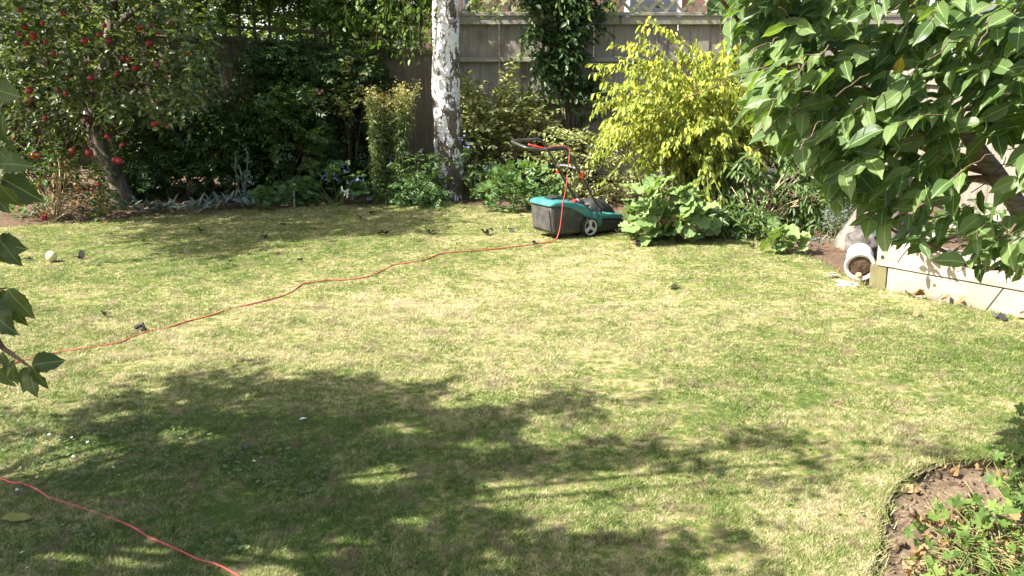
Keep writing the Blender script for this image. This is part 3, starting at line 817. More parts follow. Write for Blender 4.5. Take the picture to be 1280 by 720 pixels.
for (x, y) in [(190, 40), (75, 80), (55, 103), (100, 108), (78, 130), (137, 127), (313, 76), (327, 122), (420, 82), (447, 130), (470, 95), (511, 68), (450, 76), (562, 137), (560, 157), (470, 194), (370, 175), (273, 233), (200, 235), (88, 272), (92, 300), (197, 280), (175, 270), (160, 160), (254, 122), (299, 103), (268, 30), (467, 310), (463, 372), (477, 368), (504, 380), (322, 410), (367, 434), (216, 453), (268, 458), (345, 480), (358, 482), (40, 415), (100, 467), (118, 465), (122, 553), (297, 555), (276, 568), (405, 205), (350, 222), (385, 178), (135, 355), (255, 360), (60, 30), (128, 70)]:
    q = at(x / 2.4, y / 2.4, Ya - 1.35 - .4 * rs.rand())
    o_ = link('apple', apple_me, None, ap); o_.location = tuple(q - wloc(ap)); s_ = .65 + .55 * rs.rand(); o_.scale = (s_, s_, s_ * .95); o_.rotation_euler = tuple(rs.randn(3) * .5)
q = gp(55.5, 277.5)
o_ = link('fallen_apple', apple_me.copy(), None); o_.location = (q[0], q[1], .05); o_.rotation_euler = (.6, .3, 0)
tag(o_, 'red apple lying on the soil below the apple tree', 'apple')
# drooping bare shoots under the crown carry the lowest apples
mb = MB()
for (a, c) in [((120, 165), (90, 190)), ((125, 168), (134, 168)), ((130, 140), (153, 178)), ((110, 150), (50, 225)), ((120, 150), (146, 198)), ((80, 140), (42, 190)), ((60, 130), (17, 170)), ((170, 110), (210, 155)), ((110, 150), (120, 232)), ((160, 120), (195, 150))]:
    A, E = at(*a, Ya - .6), at(*c, Ya - 1.6); pts = smooth_path([A, (A + E) / 2 + [0, 0, .08], E], 5); mb.tube(pts, list(np.linspace(.012, .004, len(pts))), 5)
mb.build('twigs', M['twig'], ap, smooth=True, kind='stuff')

# ------------------------------------------------------------------ plants of the back bed
rs.seed(148)
# dry tangle below the apple tree
shrub('dark_filler_bush', 'added dark bush covering the lit boards behind the apple trunk', 'bush', (75, 240), [(-40, 40), (150, 40), (160, 235), (-40, 240)], (.1, .7), 620, 6, OV, (.08, .13), M['dark_leaf'], (.2, .35), 50, 16, nst=14, stem='twig')  # bush added to darken this gap, where sunlit fence boards showed through
sh, B, _ = shrub('dry_shrub', 'half dried brown and green tangle below the apple tree', 'shrub', (70, 272), [(8, 175), (60, 165), (115, 185), (135, 235), (140, 272), (100, 276), (30, 272), (0, 250)], (-.35, .5), 330, 6, OV, (.05, .085), M['mid_leaf'], (.15, .3), 40, 14, nst=26, stem='dry_stem', sr=(.008, .003))
Bd = clumped([(30, 215), (110, 205), (140, 265), (90, 278), (30, 275)], 80, wloc(sh)[1] - .3, wloc(sh)[1] + .3, 22, 10)
P, T, Nn, _ = sprays(Bd, outward(Bd, (wloc(sh)[0], wloc(sh)[1], .2)), (.12, .25), 6, .5, .6)
foliage(sh, OVN, P, T, Nn, (.05, .09), M['dry_leaf'], 'dry_leaves')

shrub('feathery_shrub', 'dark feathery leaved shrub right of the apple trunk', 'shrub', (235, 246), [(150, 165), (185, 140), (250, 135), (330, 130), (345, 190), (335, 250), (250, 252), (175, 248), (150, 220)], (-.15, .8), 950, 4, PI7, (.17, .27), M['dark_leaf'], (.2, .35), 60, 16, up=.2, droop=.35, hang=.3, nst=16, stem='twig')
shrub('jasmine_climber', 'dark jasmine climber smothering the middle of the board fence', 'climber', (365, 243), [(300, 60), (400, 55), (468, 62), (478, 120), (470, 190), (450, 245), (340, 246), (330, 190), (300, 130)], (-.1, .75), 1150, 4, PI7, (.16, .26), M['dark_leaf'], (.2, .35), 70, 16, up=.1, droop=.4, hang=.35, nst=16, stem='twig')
sh, B, _ = shrub('leafy_shrub', 'mid green fine leaved shrub in front of the dark jasmine', 'shrub', (360, 246), [(325, 135), (350, 118), (385, 125), (395, 160), (405, 195), (380, 215), (335, 205), (322, 170)], (-.45, .1), 210, 4, PI7, (.13, .2), M['mid_leaf'], (.15, .28), 26, 12, nst=8, stem='twig')
sh, B, _ = shrub('trellis_vine', 'light green vine trailing over the square trellis', 'vine', (300, 236), [(225, -45), (550, -45), (530, 10), (490, 45), (462, 62), (430, 50), (395, 30), (330, 22), (290, 42), (240, 50), (222, 20)], (-.15, .2), 1050, 4, PI7, (.14, .23), M['vine_leaf'], (.2, .4), 90, 14, up=-.1, droop=.5, hang=.4, nst=9, stem='twig')
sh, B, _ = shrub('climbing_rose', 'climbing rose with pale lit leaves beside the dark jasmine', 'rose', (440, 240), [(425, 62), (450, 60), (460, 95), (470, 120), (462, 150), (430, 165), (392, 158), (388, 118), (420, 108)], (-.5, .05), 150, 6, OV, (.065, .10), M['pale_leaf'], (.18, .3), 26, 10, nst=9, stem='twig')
for (x, y) in [(396, 112), (403, 113), (399, 116)]:
    mb = MB(); q = at(x, y, wloc(sh)[1] - .55)
    for k in range(6):
        a = k * 1.05; d = np.array([math.cos(a) * .8, -.6, math.sin(a) * .8]); s_ = np.array([-math.sin(a), 0, math.cos(a)])
        mb.add([q, q + d * .016 + s_ * .012, q + d * .03, q + d * .016 - s_ * .012], [(0, 1, 2, 3)])
    mb.build('rose_bloom', M['rose'] if 'rose' in M else M.setdefault('rose', leaf_mat('rose_petal', [(.55, .16, .16), (.7, .3, .27)], .3)), sh)

# lamb's ear clumps
def silver_clump(px_, w_, n, label, name='silver_plant', size=(.13, .2), group=None):
    b = gp(*px_); t = thing(name, label, 'plant', b, group)
    B = b + np.stack([rs.randn(n) * w_, rs.randn(n) * .12, .02 + .05 * rs.rand(n)], 1)
    T = np.stack([rs.randn(n), rs.randn(n) * .7 - .3, .5 + .6 * rs.rand(n)], 1)
    foliage(t, OVN, B, T, np.stack([rs.randn(n) * .4, -np.ones(n) * .3, np.ones(n)], 1), size, M['silver'], zmin=-.1); return t
g_ = 'silver leaved clumps along the shaded bed'
silver_clump((218, 266), .26, 80, 'broad low silver leaved clump right of the apple trunk', group=g_)
silver_clump((162, 262), .06, 18, 'tiny silver leaved tuft at the foot of the apple trunk', size=(.1, .15), group=g_)
silver_clump((260, 263), .08, 24, 'small silver leaved tuft between two larger silver clumps', size=(.09, .13), group=g_)
t = silver_clump((300, 259), .20, 90, 'silver leaved clump sending up tall pale flower stalks', group=g_)
mb = MB(); fl = []
for (a, c) in [((306, 250), (309, 189)), ((302, 250), (294, 193)), ((308, 250), (312, 215)), ((304, 248), (300, 210))]:
    A, E = at(*a, wloc(t)[1]), at(*c, wloc(t)[1] - .1); pts = smooth_path([A, (A + E) / 2 + rs.randn(3) * .03, E], 5); mb.tube(pts, .006, 5); fl += [E, pts[len(pts) // 2], pts[-3]]
    for k in (4, 6, 8): mb.tube([pts[k], pts[k] + np.array([rs.randn() * .06, 0, .09])], .004, 4)
mb.build('flower_stalks', M['silver'], t, smooth=True, kind='stuff')
fl = np.array(fl); P = np.repeat(fl, 7, 0) + rs.randn(len(fl) * 7, 3) * .02
foliage(t, OV, P, rs.randn(len(P), 3), rs.randn(len(P), 3), (.03, .05), M['silver'], 'flower_heads')
# rounded green clumps
def mound(name, label, cat, px_, poly, tm, mat, n, size, dY=(-.25, .2), petiole=True, flat=.7, group=None, stem='stem'):
    b = gp(*px_); t = thing(name, label, cat, (b[0], b[1], 0), group)
    B = clumped(poly, n, b[1] + dY[0], b[1] + dY[1], max(3, n // 6), 6)
    o_ = outward(B, (b[0], b[1] + .1, -.05), .1, .35, .5)
    T = nrm(o_) + np.array([0, 0, -.35])
    foliage(t, tm, B, T, nrm(o_) * (1 - flat) + np.array([0, -.25, flat]) + rs.randn(len(B), 3) * .25, size, mat)
    add_stems(t, (b[0], b[1], -.04), B[:min(len(B), 14)], .006, .004, M[stem], 4)
    return t, B
mound('leafy_clump', 'low round leaved green clump beside the silver flower stalks', 'plant', (326, 262), [(312, 240), (338, 238), (345, 258), (318, 262)], ROUND, M['geranium'], 60, (.09, .14))
t, B = mound('mallow_plant', 'green clump with blue flowers in the shaded bed', 'plant', (420, 256), [(350, 232), (385, 222), (420, 205), (445, 208), (455, 225), (465, 250), (420, 256), (355, 254)], ROUND, M['geranium'], 230, (.09, .17), (-.2, .35))
P = np.array([at(x, y, wloc(t)[1] - .3) for x, y in [(408, 219), (420, 222), (432, 213), (437, 228), (408, 226), (448, 224), (461, 248), (440, 246)]]); P = np.repeat(P, 9, 0) + rs.randn(72, 3) * .02
foliage(t, OV, P, rs.randn(72, 3), rs.randn(72, 3), (.022, .038), M['blue'], 'blue_flowers')
P = np.repeat(np.array([at(429, 238, wloc(t)[1] - .32), at(434, 241, wloc(t)[1] - .3)]), 7, 0) + rs.randn(14, 3) * .012
foliage(t, OV, P, rs.randn(14, 3), rs.randn(14, 3), (.05, .07), M['white_petal'], 'white_flower')
mb = MB(); q = gp(368, 256); mb.tube([q + [0, 0, -.1], q + [.0, 0, .10], q + [.005, 0, .215]], [.012, .011, .010], 8)
tag(mb.build('label_stake', plain('bleached_stake', (.55, .53, .48), .8)), 'short bleached wooden stake in the bed before the dark jasmine', 'stake')

# goldenrod: two columns of upright stems
gb = gp(488, 250); gr = thing('goldenrod', 'tall upright goldenrod with fading straw coloured tops', 'plant', gb)
mb = MB(); P, T, PF, TF = [], [], [], []
for (cx, n_, top, sp_) in [(470, 12, 116, 6), (499, 20, 105, 8)]:
    for _ in range(n_):
        Y = gb[1] + rs.randn() * .12; a = at((cx * 2 + 488) / 3 + rs.randn() * 5, 250, Y); e = at(cx + rs.randn() * sp_, top + abs(rs.randn()) * 30, Y - .12); a[2] = -.03
        pts = smooth_path([a, (a + e) / 2 + rs.randn(3) * .02, e], 6); mb.tube(pts, .006, 4)
        for k in range(150):
            u = .06 + .94 * rs.rand(); q = a + (e - a) * u; an = rs.rand() * 6.28
            P.append(q); T.append((math.cos(an), math.sin(an), .25 - .8 * (rs.rand() < .5)))
        for k in range(40):
            q = e + rs.randn(3) * np.array([.045, .045, .05]) - [0, 0, .02]; PF.append(q); TF.append(rs.randn(3) + [0, 0, .5])
mb.build('stems', M['stem'], gr, kind='stuff')
foliage(gr, LANCE, np.array(P), np.array(T), rs.randn(len(P), 3) * .4 + [0, -.3, 1], (.06, .12), M['goldenrod'])
foliage(gr, OV, np.array(PF), np.array(TF), rs.randn(len(PF), 3), (.022, .045), M['rod_bloom'], 'flower_heads')
mb = MB(); q = gp(510, 249); q2 = at(509.5, 140, q[1]); mb.tube([q + [0, 0, -.1], q2], .008, 6)
tag(mb.build('bamboo_cane', plain('cane', (.42, .34, .16), .6)), 'thin straw coloured cane standing between the goldenrod and the birch', 'cane')
# around the birch
sh, B, _ = shrub('blue_aster', 'bushy aster with small blue flowers left of the birch trunk', 'plant', (515, 251), [(500, 205), (530, 190), (550, 195), (552, 245), (500, 252), (462, 245), (478, 225)], (-.3, .3), 230, 6, OVN, (.06, .10), M['mid_leaf'], (.12, .25), 26, 10, nst=18, sr=(.006, .003))
P = np.array([at(*p, wloc(sh)[1] - .2) for p in [(510, 192), (523, 194), (488, 198), (530, 212), (468, 225)]]); P = np.repeat(P, 9, 0) + rs.randn(45, 3) * .02
foliage(sh, OV, P, rs.randn(45, 3), rs.randn(45, 3), (.02, .035), M['blue'], 'blue_flowers')
sh, B, _ = shrub('fern', 'feathery green fern in front of the birch base', 'fern', (535, 255), [(500, 228), (535, 220), (545, 230), (545, 252), (500, 254)], (-.25, .15), 150, 4, PI7, (.10, .16), M['geranium'], (.12, .22), None, up=.5, nst=8, sr=(.005, .003))
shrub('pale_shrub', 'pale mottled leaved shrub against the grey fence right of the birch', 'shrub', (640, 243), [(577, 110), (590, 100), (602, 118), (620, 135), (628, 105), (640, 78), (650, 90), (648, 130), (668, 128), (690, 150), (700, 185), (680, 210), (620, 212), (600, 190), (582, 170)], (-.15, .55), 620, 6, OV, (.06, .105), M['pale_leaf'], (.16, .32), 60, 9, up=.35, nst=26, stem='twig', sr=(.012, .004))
sh, B, _ = shrub('flowering_bush', 'low bush dotted with pale blue flowers right of the birch trunk', 'bush', (592, 248), [(577, 165), (592, 170), (615, 195), (625, 225), (600, 245), (578, 245)], (-.2, .35), 170, 6, OV, (.05, .085), M['mid_leaf'], (.12, .25), 22, 9, nst=12, sr=(.007, .003))
P = np.array([at(*p, wloc(sh)[1] - .22) for p in [(583, 180), (588, 183), (611, 211), (578, 172), (607, 214)]]); P = np.repeat(P, 9, 0) + rs.randn(45, 3) * .02
foliage(sh, OV, P, rs.randn(45, 3), rs.randn(45, 3), (.022, .038), M['blue'], 'blue_flowers')
mound('geranium_mound', 'wide mound of lobed green leaves behind the mower handle', 'plant', (645, 260), [(592, 240), (605, 220), (640, 207), (675, 205), (700, 225), (705, 262), (650, 260), (598, 257)], LOB, M['geranium'], 620, (.085, .15), (-.35, .45), flat=.55)
sh, B, _ = shrub('fence_ivy', 'dark column of ivy climbing the fence post', 'climber', (715, 236), [(640, -40), (760, -40), (755, 30), (742, 80), (745, 150), (740, 215), (700, 215), (705, 130), (690, 110), (672, 80), (660, 30)], (-.2, .25), 1000, 6, OV, (.07, .115), M['dark_leaf'], (.2, .36), 70, 12, up=-.2, droop=.45, hang=.5, nst=12, stem='twig')
Bd = clumped([(665, 45), (690, 60), (700, 100), (690, 118), (672, 80)], 60, wloc(sh)[1] - .35, wloc(sh)[1] - .1, 12, 9)
P, T, Nn, _ = sprays(Bd, rs.randn(len(Bd), 3) * .4 + [-.3, -.2, -.7], (.2, .4), 6, .4, .6)
foliage(sh, OV, P, T, Nn, (.07, .105), M['mid_leaf'], 'trailing_shoots')
shrub('small_leaved_shrub', 'tangled small leaved shrub behind the mower body', 'shrub', (735, 252), [(690, 170), (720, 165), (760, 185), (790, 215), (785, 258), (705, 258), (690, 215)], (-.2, .6), 560, 7, OV, (.04, .07), M['pale_leaf'], (.14, .28), 50, 11, nst=24, stem='twig', sr=(.008, .003))

# golden shrub: arching shoots hung with yellow leaves
yb = gp(880, 272); ys = thing('golden_shrub', 'big golden leaved shrub with arching shoots, right of the mower', 'shrub', yb)
gpoly = [(738, 92), (760, 75), (795, 38), (812, 60), (840, 45), (880, 50), (935, 40), (1000, 60), (1010, 200), (960, 225), (905, 225), (850, 215), (800, 228), (745, 222), (738, 190), (745, 160), (735, 130), (760, 110)]
ends = sample_poly(gpoly, 260)
special = [(735, 80), (737, 92), (738, 118), (735, 205), (748, 232), (795, 28), (760, 55), (757, 180), (740, 172), (812, 20), (870, 235), (905, 250), (885, 245), (740, 140), (780, 100)]
ends = np.vstack([ends, special])
mb = MB(); P, T = [], []
for (ex_, ey_) in ends:
    d = rs.rand(); Y = yb[1] - .9 + 2.2 * d if (ex_, ey_) not in special else yb[1] - .4 - .6 * rs.rand()
    e = at(ex_, ey_, Y); a = yb + np.array([rs.randn() * .28, rs.randn() * .2, -.03])
    hz = np.linalg.norm((e - a)[:2]); mid = a * .45 + e * .55 + np.array([0, 0, .36 + .22 * hz])
    pts = smooth_path([a, a * .75 + mid * .25 + [0, 0, .2], mid, e], 9)
    mb.tube(pts[::3] + [pts[-1]], list(np.linspace(.009, .002, len(pts[::3]) + 1)), 4)
    pa = np.array(pts); m0 = int(len(pa) * .42)
    seg = pa[m0:]; nl = 48
    ix = rs.rand(nl) * (len(seg) - 1.001); i0 = ix.astype(int); q = seg[i0] + (seg[i0 + 1] - seg[i0]) * (ix - i0)[:, None]
    dirn = nrm(seg[-1] - seg[0]); sdv = np.cross(dirn, [0, 0, 1.0]); sg = np.where(np.arange(nl) % 2 == 0, 1, -1)[:, None]
    P.append(q + rs.randn(nl, 3) * .018); T.append(np.array([0, 0, -.95]) + dirn * .45 + sdv * sg * .35 + rs.randn(nl, 3) * .28)
P, T = np.vstack(P), np.vstack(T)
Nn = np.array(L) * .9 + np.array([0, -.5, .3]) + rs.randn(len(P), 3) * .5
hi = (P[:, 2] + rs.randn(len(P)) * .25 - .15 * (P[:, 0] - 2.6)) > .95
mb.build('stems', M['stem'], ys, kind='stuff')
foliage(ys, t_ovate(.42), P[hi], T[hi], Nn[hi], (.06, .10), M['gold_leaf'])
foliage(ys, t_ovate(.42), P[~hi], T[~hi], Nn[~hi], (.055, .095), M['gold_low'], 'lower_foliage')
shrub('shaded_undergrowth', 'dense shaded green stems below the right side of the golden shrub', 'shrub', (950, 288), [(880, 215), (960, 190), (1040, 200), (1050, 275), (1000, 285), (935, 285), (890, 275)], (.0, 1.6), 520, 7, OVN, (.08, .13), M['mid_leaf'], (.18, .36), 45, 14, droop=.5, hang=.6, nst=45, stem='dry_stem', sr=(.008, .004))
shrub('low_weeds', 'low green weeds at the lawn edge under the golden shrub', 'plant', (930, 294), [(893, 262), (925, 250), (965, 262), (970, 292), (900, 294)], (-.2, .4), 170, 6, OVN, (.07, .12), M['mid_leaf'], (.12, .22), 24, 9, nst=12)
# mallow with large scalloped leaves, each leaf its own object
def leaf_objects(parent, meshes, P, T, Nn, size, mat, name='leaf'):
    T = nrm(T); Nn = nrm(Nn - (Nn * T).sum(1, keepdims=True) * T); Sd = np.cross(Nn, T)
    off = wloc(parent)
    for i in range(len(P)):
        o_ = link(name, meshes[i % len(meshes)], None, parent)
        m_ = Matrix((T[i], Sd[i], Nn[i])).transposed().to_4x4()
        m_.translation = Vector(P[i] - off); s_ = float(size[i])
        o_.matrix_local = m_ @ Matrix.Scale(s_, 4)
def tm_mesh(tm, mat, name='leaf', smooth=True):
    me = fmesh(name, tm[0], tm[1], smooth); me.materials.append(mat); return me
def scallop(seed, nl=7, depth=.11, npts=28):
    r_ = np.random.RandomState(seed); V, F = t_lobed(nl, depth, npts, .12, .3)
    V = V.copy(); V[1:, 2] += r_.randn(npts) * .03; V[1:, :2] *= (1 + r_.randn(npts, 1) * .03); return V, F
HM = [tm_mesh(scallop(s_), M['holly']) for s_ in range(4)]
HM_DRY = [tm_mesh(scallop(s_ + 20), M['dry_leaf']) for s_ in range(2)]
hb = gp(835, 296); ho = thing('mallow_bush', 'mallow with large scalloped grey green leaves touching the mower nose', 'plant', hb)
B = clumped([(782, 232), (805, 228), (825, 218), (845, 222), (868, 240), (892, 262), (895, 285), (880, 292), (800, 294), (784, 280)], 165, hb[1] - .45, hb[1] + .15, None)
o_ = outward(B, (hb[0], hb[1] + .25, -.1), .1, .3, .55)
leaf_objects(ho, HM, B, nrm(o_) + np.array([0, -.1, -.5]) + rs.randn(len(B), 3) * .25, nrm(o_) * .5 + np.array([-.25, -.45, .75]) + rs.randn(len(B), 3) * .3, .11 + .11 * rs.rand(len(B)), M['holly'])
B2 = np.array([at(*p, hb[1] - .4) for p in [(830, 272), (845, 268), (812, 285), (872, 278), (856, 290)]])
leaf_objects(ho, HM_DRY, B2, rs.randn(5, 3) * .3 + [0, 0, -1], rs.randn(5, 3) * .3 + [0, -1, .2], [.09] * 5, M['dry_leaf'], 'withered_leaf')
add_stems(ho, hb + [0, 0, -.04], B[:45], .008, .005, M['stem'])
hb2 = gp(975, 312); h2 = thing('mallow_seedling', 'small scalloped leaf plant on bare soil at the lawn edge', 'plant', hb2)
B = clumped([(955, 292), (978, 285), (1005, 300), (1003, 310), (965, 312)], 26, hb2[1] - .2, hb2[1] + .15, None)
leaf_objects(h2, HM, B, outward(B, hb2, -.2, .3, .4), np.array([-.2, -.4, .8]) + rs.randn(len(B), 3) * .3, .10 + .08 * rs.rand(len(B)), M['holly'])
add_stems(h2, hb2 + [0, 0, -.04], B, .005, .004, M['stem'])
# lavender-like silver mound
lb = gp(1050, 297); lv = thing('lavender', 'grey green lavender mound beside the old stump', 'plant', lb)
B = clumped([(1030, 262), (1045, 258), (1068, 272), (1070, 295), (1035, 298)], 150, lb[1] - .2, lb[1] + .2, 16, 6)
P, T, Nn, _ = sprays(B, outward(B, lb, .7, .3), (.08, .16), 8, .1, 0, .7)
foliage(lv, LANCE, P, T, Nn, (.03, .055), M['silver'])
add_stems(lv, lb + [0, 0, -.04], B[:14], .006, .003, M['stem'])
silver_clump((1020, 308), .07, 26, 'little grey leaved tuft on the soil before the lavender', size=(.06, .09), group='grey tufts by the stump')

# ------------------------------------------------------------------ stump, bucket, sleepers
rs.seed(105)
sb = gp(1098, 314); st = thing('tree_stump', 'pale grey old trunk base with flaring root behind the white pot', 'stump', (sb[0] + .1, sb[1] + .35, 0))
c = np.array([sb[0] + .12, sb[1] + .4, 0])
V, F = trunk_mesh([c + [0, 0, -.15], c + [0, 0, .15], c + [.05, .02, .5], c + [.1, .05, 1.1], c + [.14, .08, 1.7]], [.36, .28, .22, .20, .19], 36, 8, amp=.06, flare=.07, sc=5)
link('trunk', fmesh('trunk', V - wloc(st), F, True), M['bark_grey'], st)
def crumpled(name, c, rx, ry, rz, seed, mat, n=22, parent=None, amp=.28):
    V, F = [], []
    for i in range(n + 1):
        ph = math.pi * i / n
        for k in range(n * 2):
            th = math.pi * k / n; d = Vector((math.sin(ph) * math.cos(th), math.sin(ph) * math.sin(th), math.cos(ph)))
            r_ = 1 + amp * noise.fractal(d * 2.2 + Vector((seed, 0, 0)), 1.0, 2.0, 4)
            V.append((c[0] + rx * r_ * d.x, c[1] + ry * r_ * d.y, c[2] + rz * r_ * d.z))
    m_ = n * 2
    for i in range(n):
        for k in range(m_): F.append((i * m_ + k, (i + 1) * m_ + k, (i + 1) * m_ + (k + 1) % m_, i * m_ + (k + 1) % m_))
    c = np.array(c); me = fmesh(name, np.array(V) - c, np.array(F), True); o_ = link(name, me, mat, parent); o_.location = tuple(c); return o_
q = gp(1086, 338); o_ = crumpled('grey_sack', (q[0], q[1] + .18, .20), .17, .15, .17, 3.1, M['sheet']); tag(o_, 'crumpled grey sack slumped against the stump above the white pot', 'sack')
mb = MB(); q2 = at(1101, 283, q[1] + .05); mb.tube(smooth_path([q2 + [-.04, 0, -.10], q2 + [-.035, 0, -.02], q2 + [.0, 0, .03], q2 + [.06, .02, .05], q2 + [.12, .05, .04]], 5), .014, 8)
tag(mb.build('hose_end', M['blue_pipe'], smooth=True), 'curved blue hose end above the grey sack', 'hose')
q = gp(1075, 351); pt = thing('white_pot', 'white plastic pot lying on its side spilling dark soil by the sleepers', 'pot', q)
ax = Vector((.25, .86, .28)).normalized(); Mx = ax.to_track_quat('Z', 'Y').to_matrix().to_4x4(); Mx.translation = Vector((q[0] + .0, q[1] + .02, .115))
mb = MB(); mb.lathe([(.100, .012), (.125, .0), (.132, .0), (.134, .02), (.134, .035), (.124, .037), (.110, .24), (.105, .25), (.001, .25)], 28, Mx); mb.lathe([(.125, 0), (.118, .03), (.1, .2)], 28, Mx)
mb.build('pot_body', M['white'], pt, smooth=True, bevel=0)
mb = MB(); pr = [(0.001, .006), (.04, .01), (.08, .014), (.112, .02), (.12, .03)]; mb.lathe(pr, 24, Mx); me_o = mb.build('potting_soil', M['soil_dark'], pt, smooth=True)
q = gp(1072, 347.5); am2 = apple_me.copy(); am2.materials.clear(); am2.materials.append(plain('yellow_apple', (.62, .50, .16), .4))
o_ = link('windfall_apple', am2); qq = gp(1073, 349); o_.location = (qq[0], qq[1], .04); o_.scale = (.75, .75, .7); tag(o_, 'yellow windfall apple in front of the white pot', 'apple')
for k, (p_, l_, a_, lab) in enumerate([((1058, 358), .17, -.25, 'longer pale wood chip on the grass before the white pot'), ((1042, 348), .10, .2, 'smaller pale wood chip on the grass left of the white pot')]):
    q = gp(*p_); mb = MB()
    for j in range(4): mb.box((q[0] + rs.randn() * .02, q[1] + rs.randn() * .01, .012 + .01 * j), (l_ * (.6 + .4 * rs.rand()), .02, .01), rz=a_ + rs.randn() * .3)
    tag(mb.build('wood_chip', M['sleeper'] if k else M['white']), lab, 'wood chip')

rb = thing('raised_bed', 'raised bed edged with pale timber sleepers, two courses high', 'raised bed', gp(1107, 360))
A0, A1 = gp(1107, 360)[:2], gp(1280, 394)[:2]
d = (A1 - A0) / np.linalg.norm(A1 - A0); nrml = np.array([d[1], -d[0]]); nrml = nrml if nrml[1] < 0 else -nrml
inn = -nrml; ang = math.atan2(d[1], d[0])
def sleeper(name, u0, u1, z0, z1, mat, c0=0.0, c1=0.0, dep=.2, back=0.0, bev=.008):
    mb = MB(); P = []
    for z, e0, e1 in ((z0, 0, 0), (z1, c0, c1)):
        for u, e in ((u0, e0), (u1, e1)):
            for v in (0, dep): P.append((*(A0 + d * (u + e) + inn * (v + back)), z))
    mb.add(P, [(0, 1, 3, 2), (4, 6, 7, 5), (0, 2, 6, 4), (1, 5, 7, 3), (0, 4, 5, 1), (2, 3, 7, 6)])
    off = np.array([*A0, 0]) + np.append(d * (u0 + u1) / 2, (z0 + z1) / 2)
    Rm = Matrix.Rotation(-ang, 3, 'Z'); par = wloc(rb)
    me = mb.mesh(name, off=off)
    for v in me.vertices: v.co = Rm @ v.co
    o_ = link(name, me, mat, rb); o_.location = tuple(off - par); o_.rotation_euler = (0, 0, ang)
    b_ = o_.modifiers.new('bevel', 'BEVEL'); b_.width = bev; b_.segments = 2
    bm = bmesh.new(); bm.from_mesh(me); bmesh.ops.recalc_face_normals(bm, faces=bm.faces); bm.to_mesh(me); bm.free()
    return o_
wid = np.linalg.norm(gp(1087, 357)[:2] - gp(1107, 360)[:2])
sleeper('sleeper', 0.004, .83, -.06, .175, M['sleeper'], 0, .13)
sleeper('sleeper', .838, 3.4, -.06, .175, M['sleeper'], .13, 0)
sleeper('sleeper', -.10, 3.4, .183, .385, M['sleeper'], back=-.012)
mb = MB(); e = sleeper('return_sleeper', -.16, -.006, -.06, .178, M['sleeper_end'], dep=2.2)
tag(e, 'dark weathered sleeper end butting at the corner')
e = sleeper('return_sleeper', -.10, .10, .186, .388, M['sleeper'], dep=2.2, back=.20)
for u_ in (.42, 1.35, 2.2):
    kn = MB(); q_ = A0 + d * u_ - inn * .0; kn.lathe([(.001, .0015), (.012 + .006 * (u_ % .5), .001), (.02, -.004)], 10, Matrix.Translation(Vector((*q_, .10 + .05 * (u_ % .4)))) @ Matrix((Vector((d[0], d[1], 0)), Vector((0, 0, 1)), Vector((-inn[0], -inn[1], 0)))).transposed().to_4x4()); kn.build('knot', M['sleeper_end'], rb)
q = A0 + d * -.045 - inn * .016; M3 = Matrix((Vector((d[0], d[1], 0)), Vector((inn[0], inn[1], 0)), Vector((0, 0, 1)))).transposed()
mb.lathe([(0.001, -.0), (.016, -.0), (.02, .006)], 12, Matrix.Translation(Vector((*q, .26))) @ (M3 @ Matrix.Rotation(R(-90), 3, 'X')).to_4x4())
mb.build('bolt_hole', M['slate'], rb)
mb = MB(); P = [(*(A0 + d * u + inn * v), .33) for u, v in ((-.0, .15), (3.4, .15), (3.4, 2.1), (.0, 2.1))]; mb.add(P, [(0, 1, 2, 3)]); mb.build('soil_fill', M['soil_dark'], rb)
q = A0 + d * 1.0 + inn * .9
shrub('raised_bed_plant', 'green leafy plant on the raised bed behind the broad leaves', 'plant', (q[0], q[1], .3), [(1150, 270), (1290, 260), (1300, 300), (1140, 300)], (-.3, .5), 90, 6, OV, (.06, .1), M['mid_leaf'], (.12, .25), 26, 12, zc=.6, nst=8)

# ------------------------------------------------------------------ mower
rs.seed(170)
YAW = R(33); mo = gp(692, 301)
mw = thing('lawn_mower', 'teal and black electric rotary mower with grass box parked on the lawn', 'lawn mower', (mo[0], mo[1], 0), rz=YAW)
# local frame: x forward, y to the far side, z up
Wd = .40
def loft(secs, name, mat, closed=True, bevel=0.0):
    """secs: list of (x, half profile list of (y,z)) rings, same count"""
    n = len(secs[0]); V = [p for s_ in secs for p in s_]
    F = [(i * n + k, i * n + (k + 1) % n, (i + 1) * n + (k + 1) % n, (i + 1) * n + k) for i in range(len(secs) - 1) for k in range(n)]
    F += [tuple(range(n)), tuple((len(secs) - 1) * n + k for k in range(n))[::-1]]
    mb = MB(); mb.add(V, F); return mb.build(name, mat, mw, smooth=True, world=False, bevel=bevel, fix=True)
def rring(x, y0, y1, z0, z1, r=.03, k=4):
    P = []
    for (cy, cz, a0) in ((y1 - r, z1 - r, 0), (y0 + r, z1 - r, 90), (y0 + r, z0 + r, 180), (y1 - r, z0 + r, 270)):
        for i in range(k + 1):
            a = R(a0 + 90 * i / k); P.append((x, cy + r * math.cos(a), cz + r * math.sin(a)))
    return P
# grass box: rear face leans, top follows the lid line
box_secs = [rring(.0 + .005, .015, Wd - .015, .075, .355, .03), rring(.03, .004, Wd - .004, .06, .362, .03), rring(.14, .0, Wd, .05, .358, .03), rring(.26, .0, Wd, .045, .335, .03), rring(.36, .004, Wd - .004, .045, .285, .03), rring(.44, .01, Wd - .01, .05, .235, .03)]
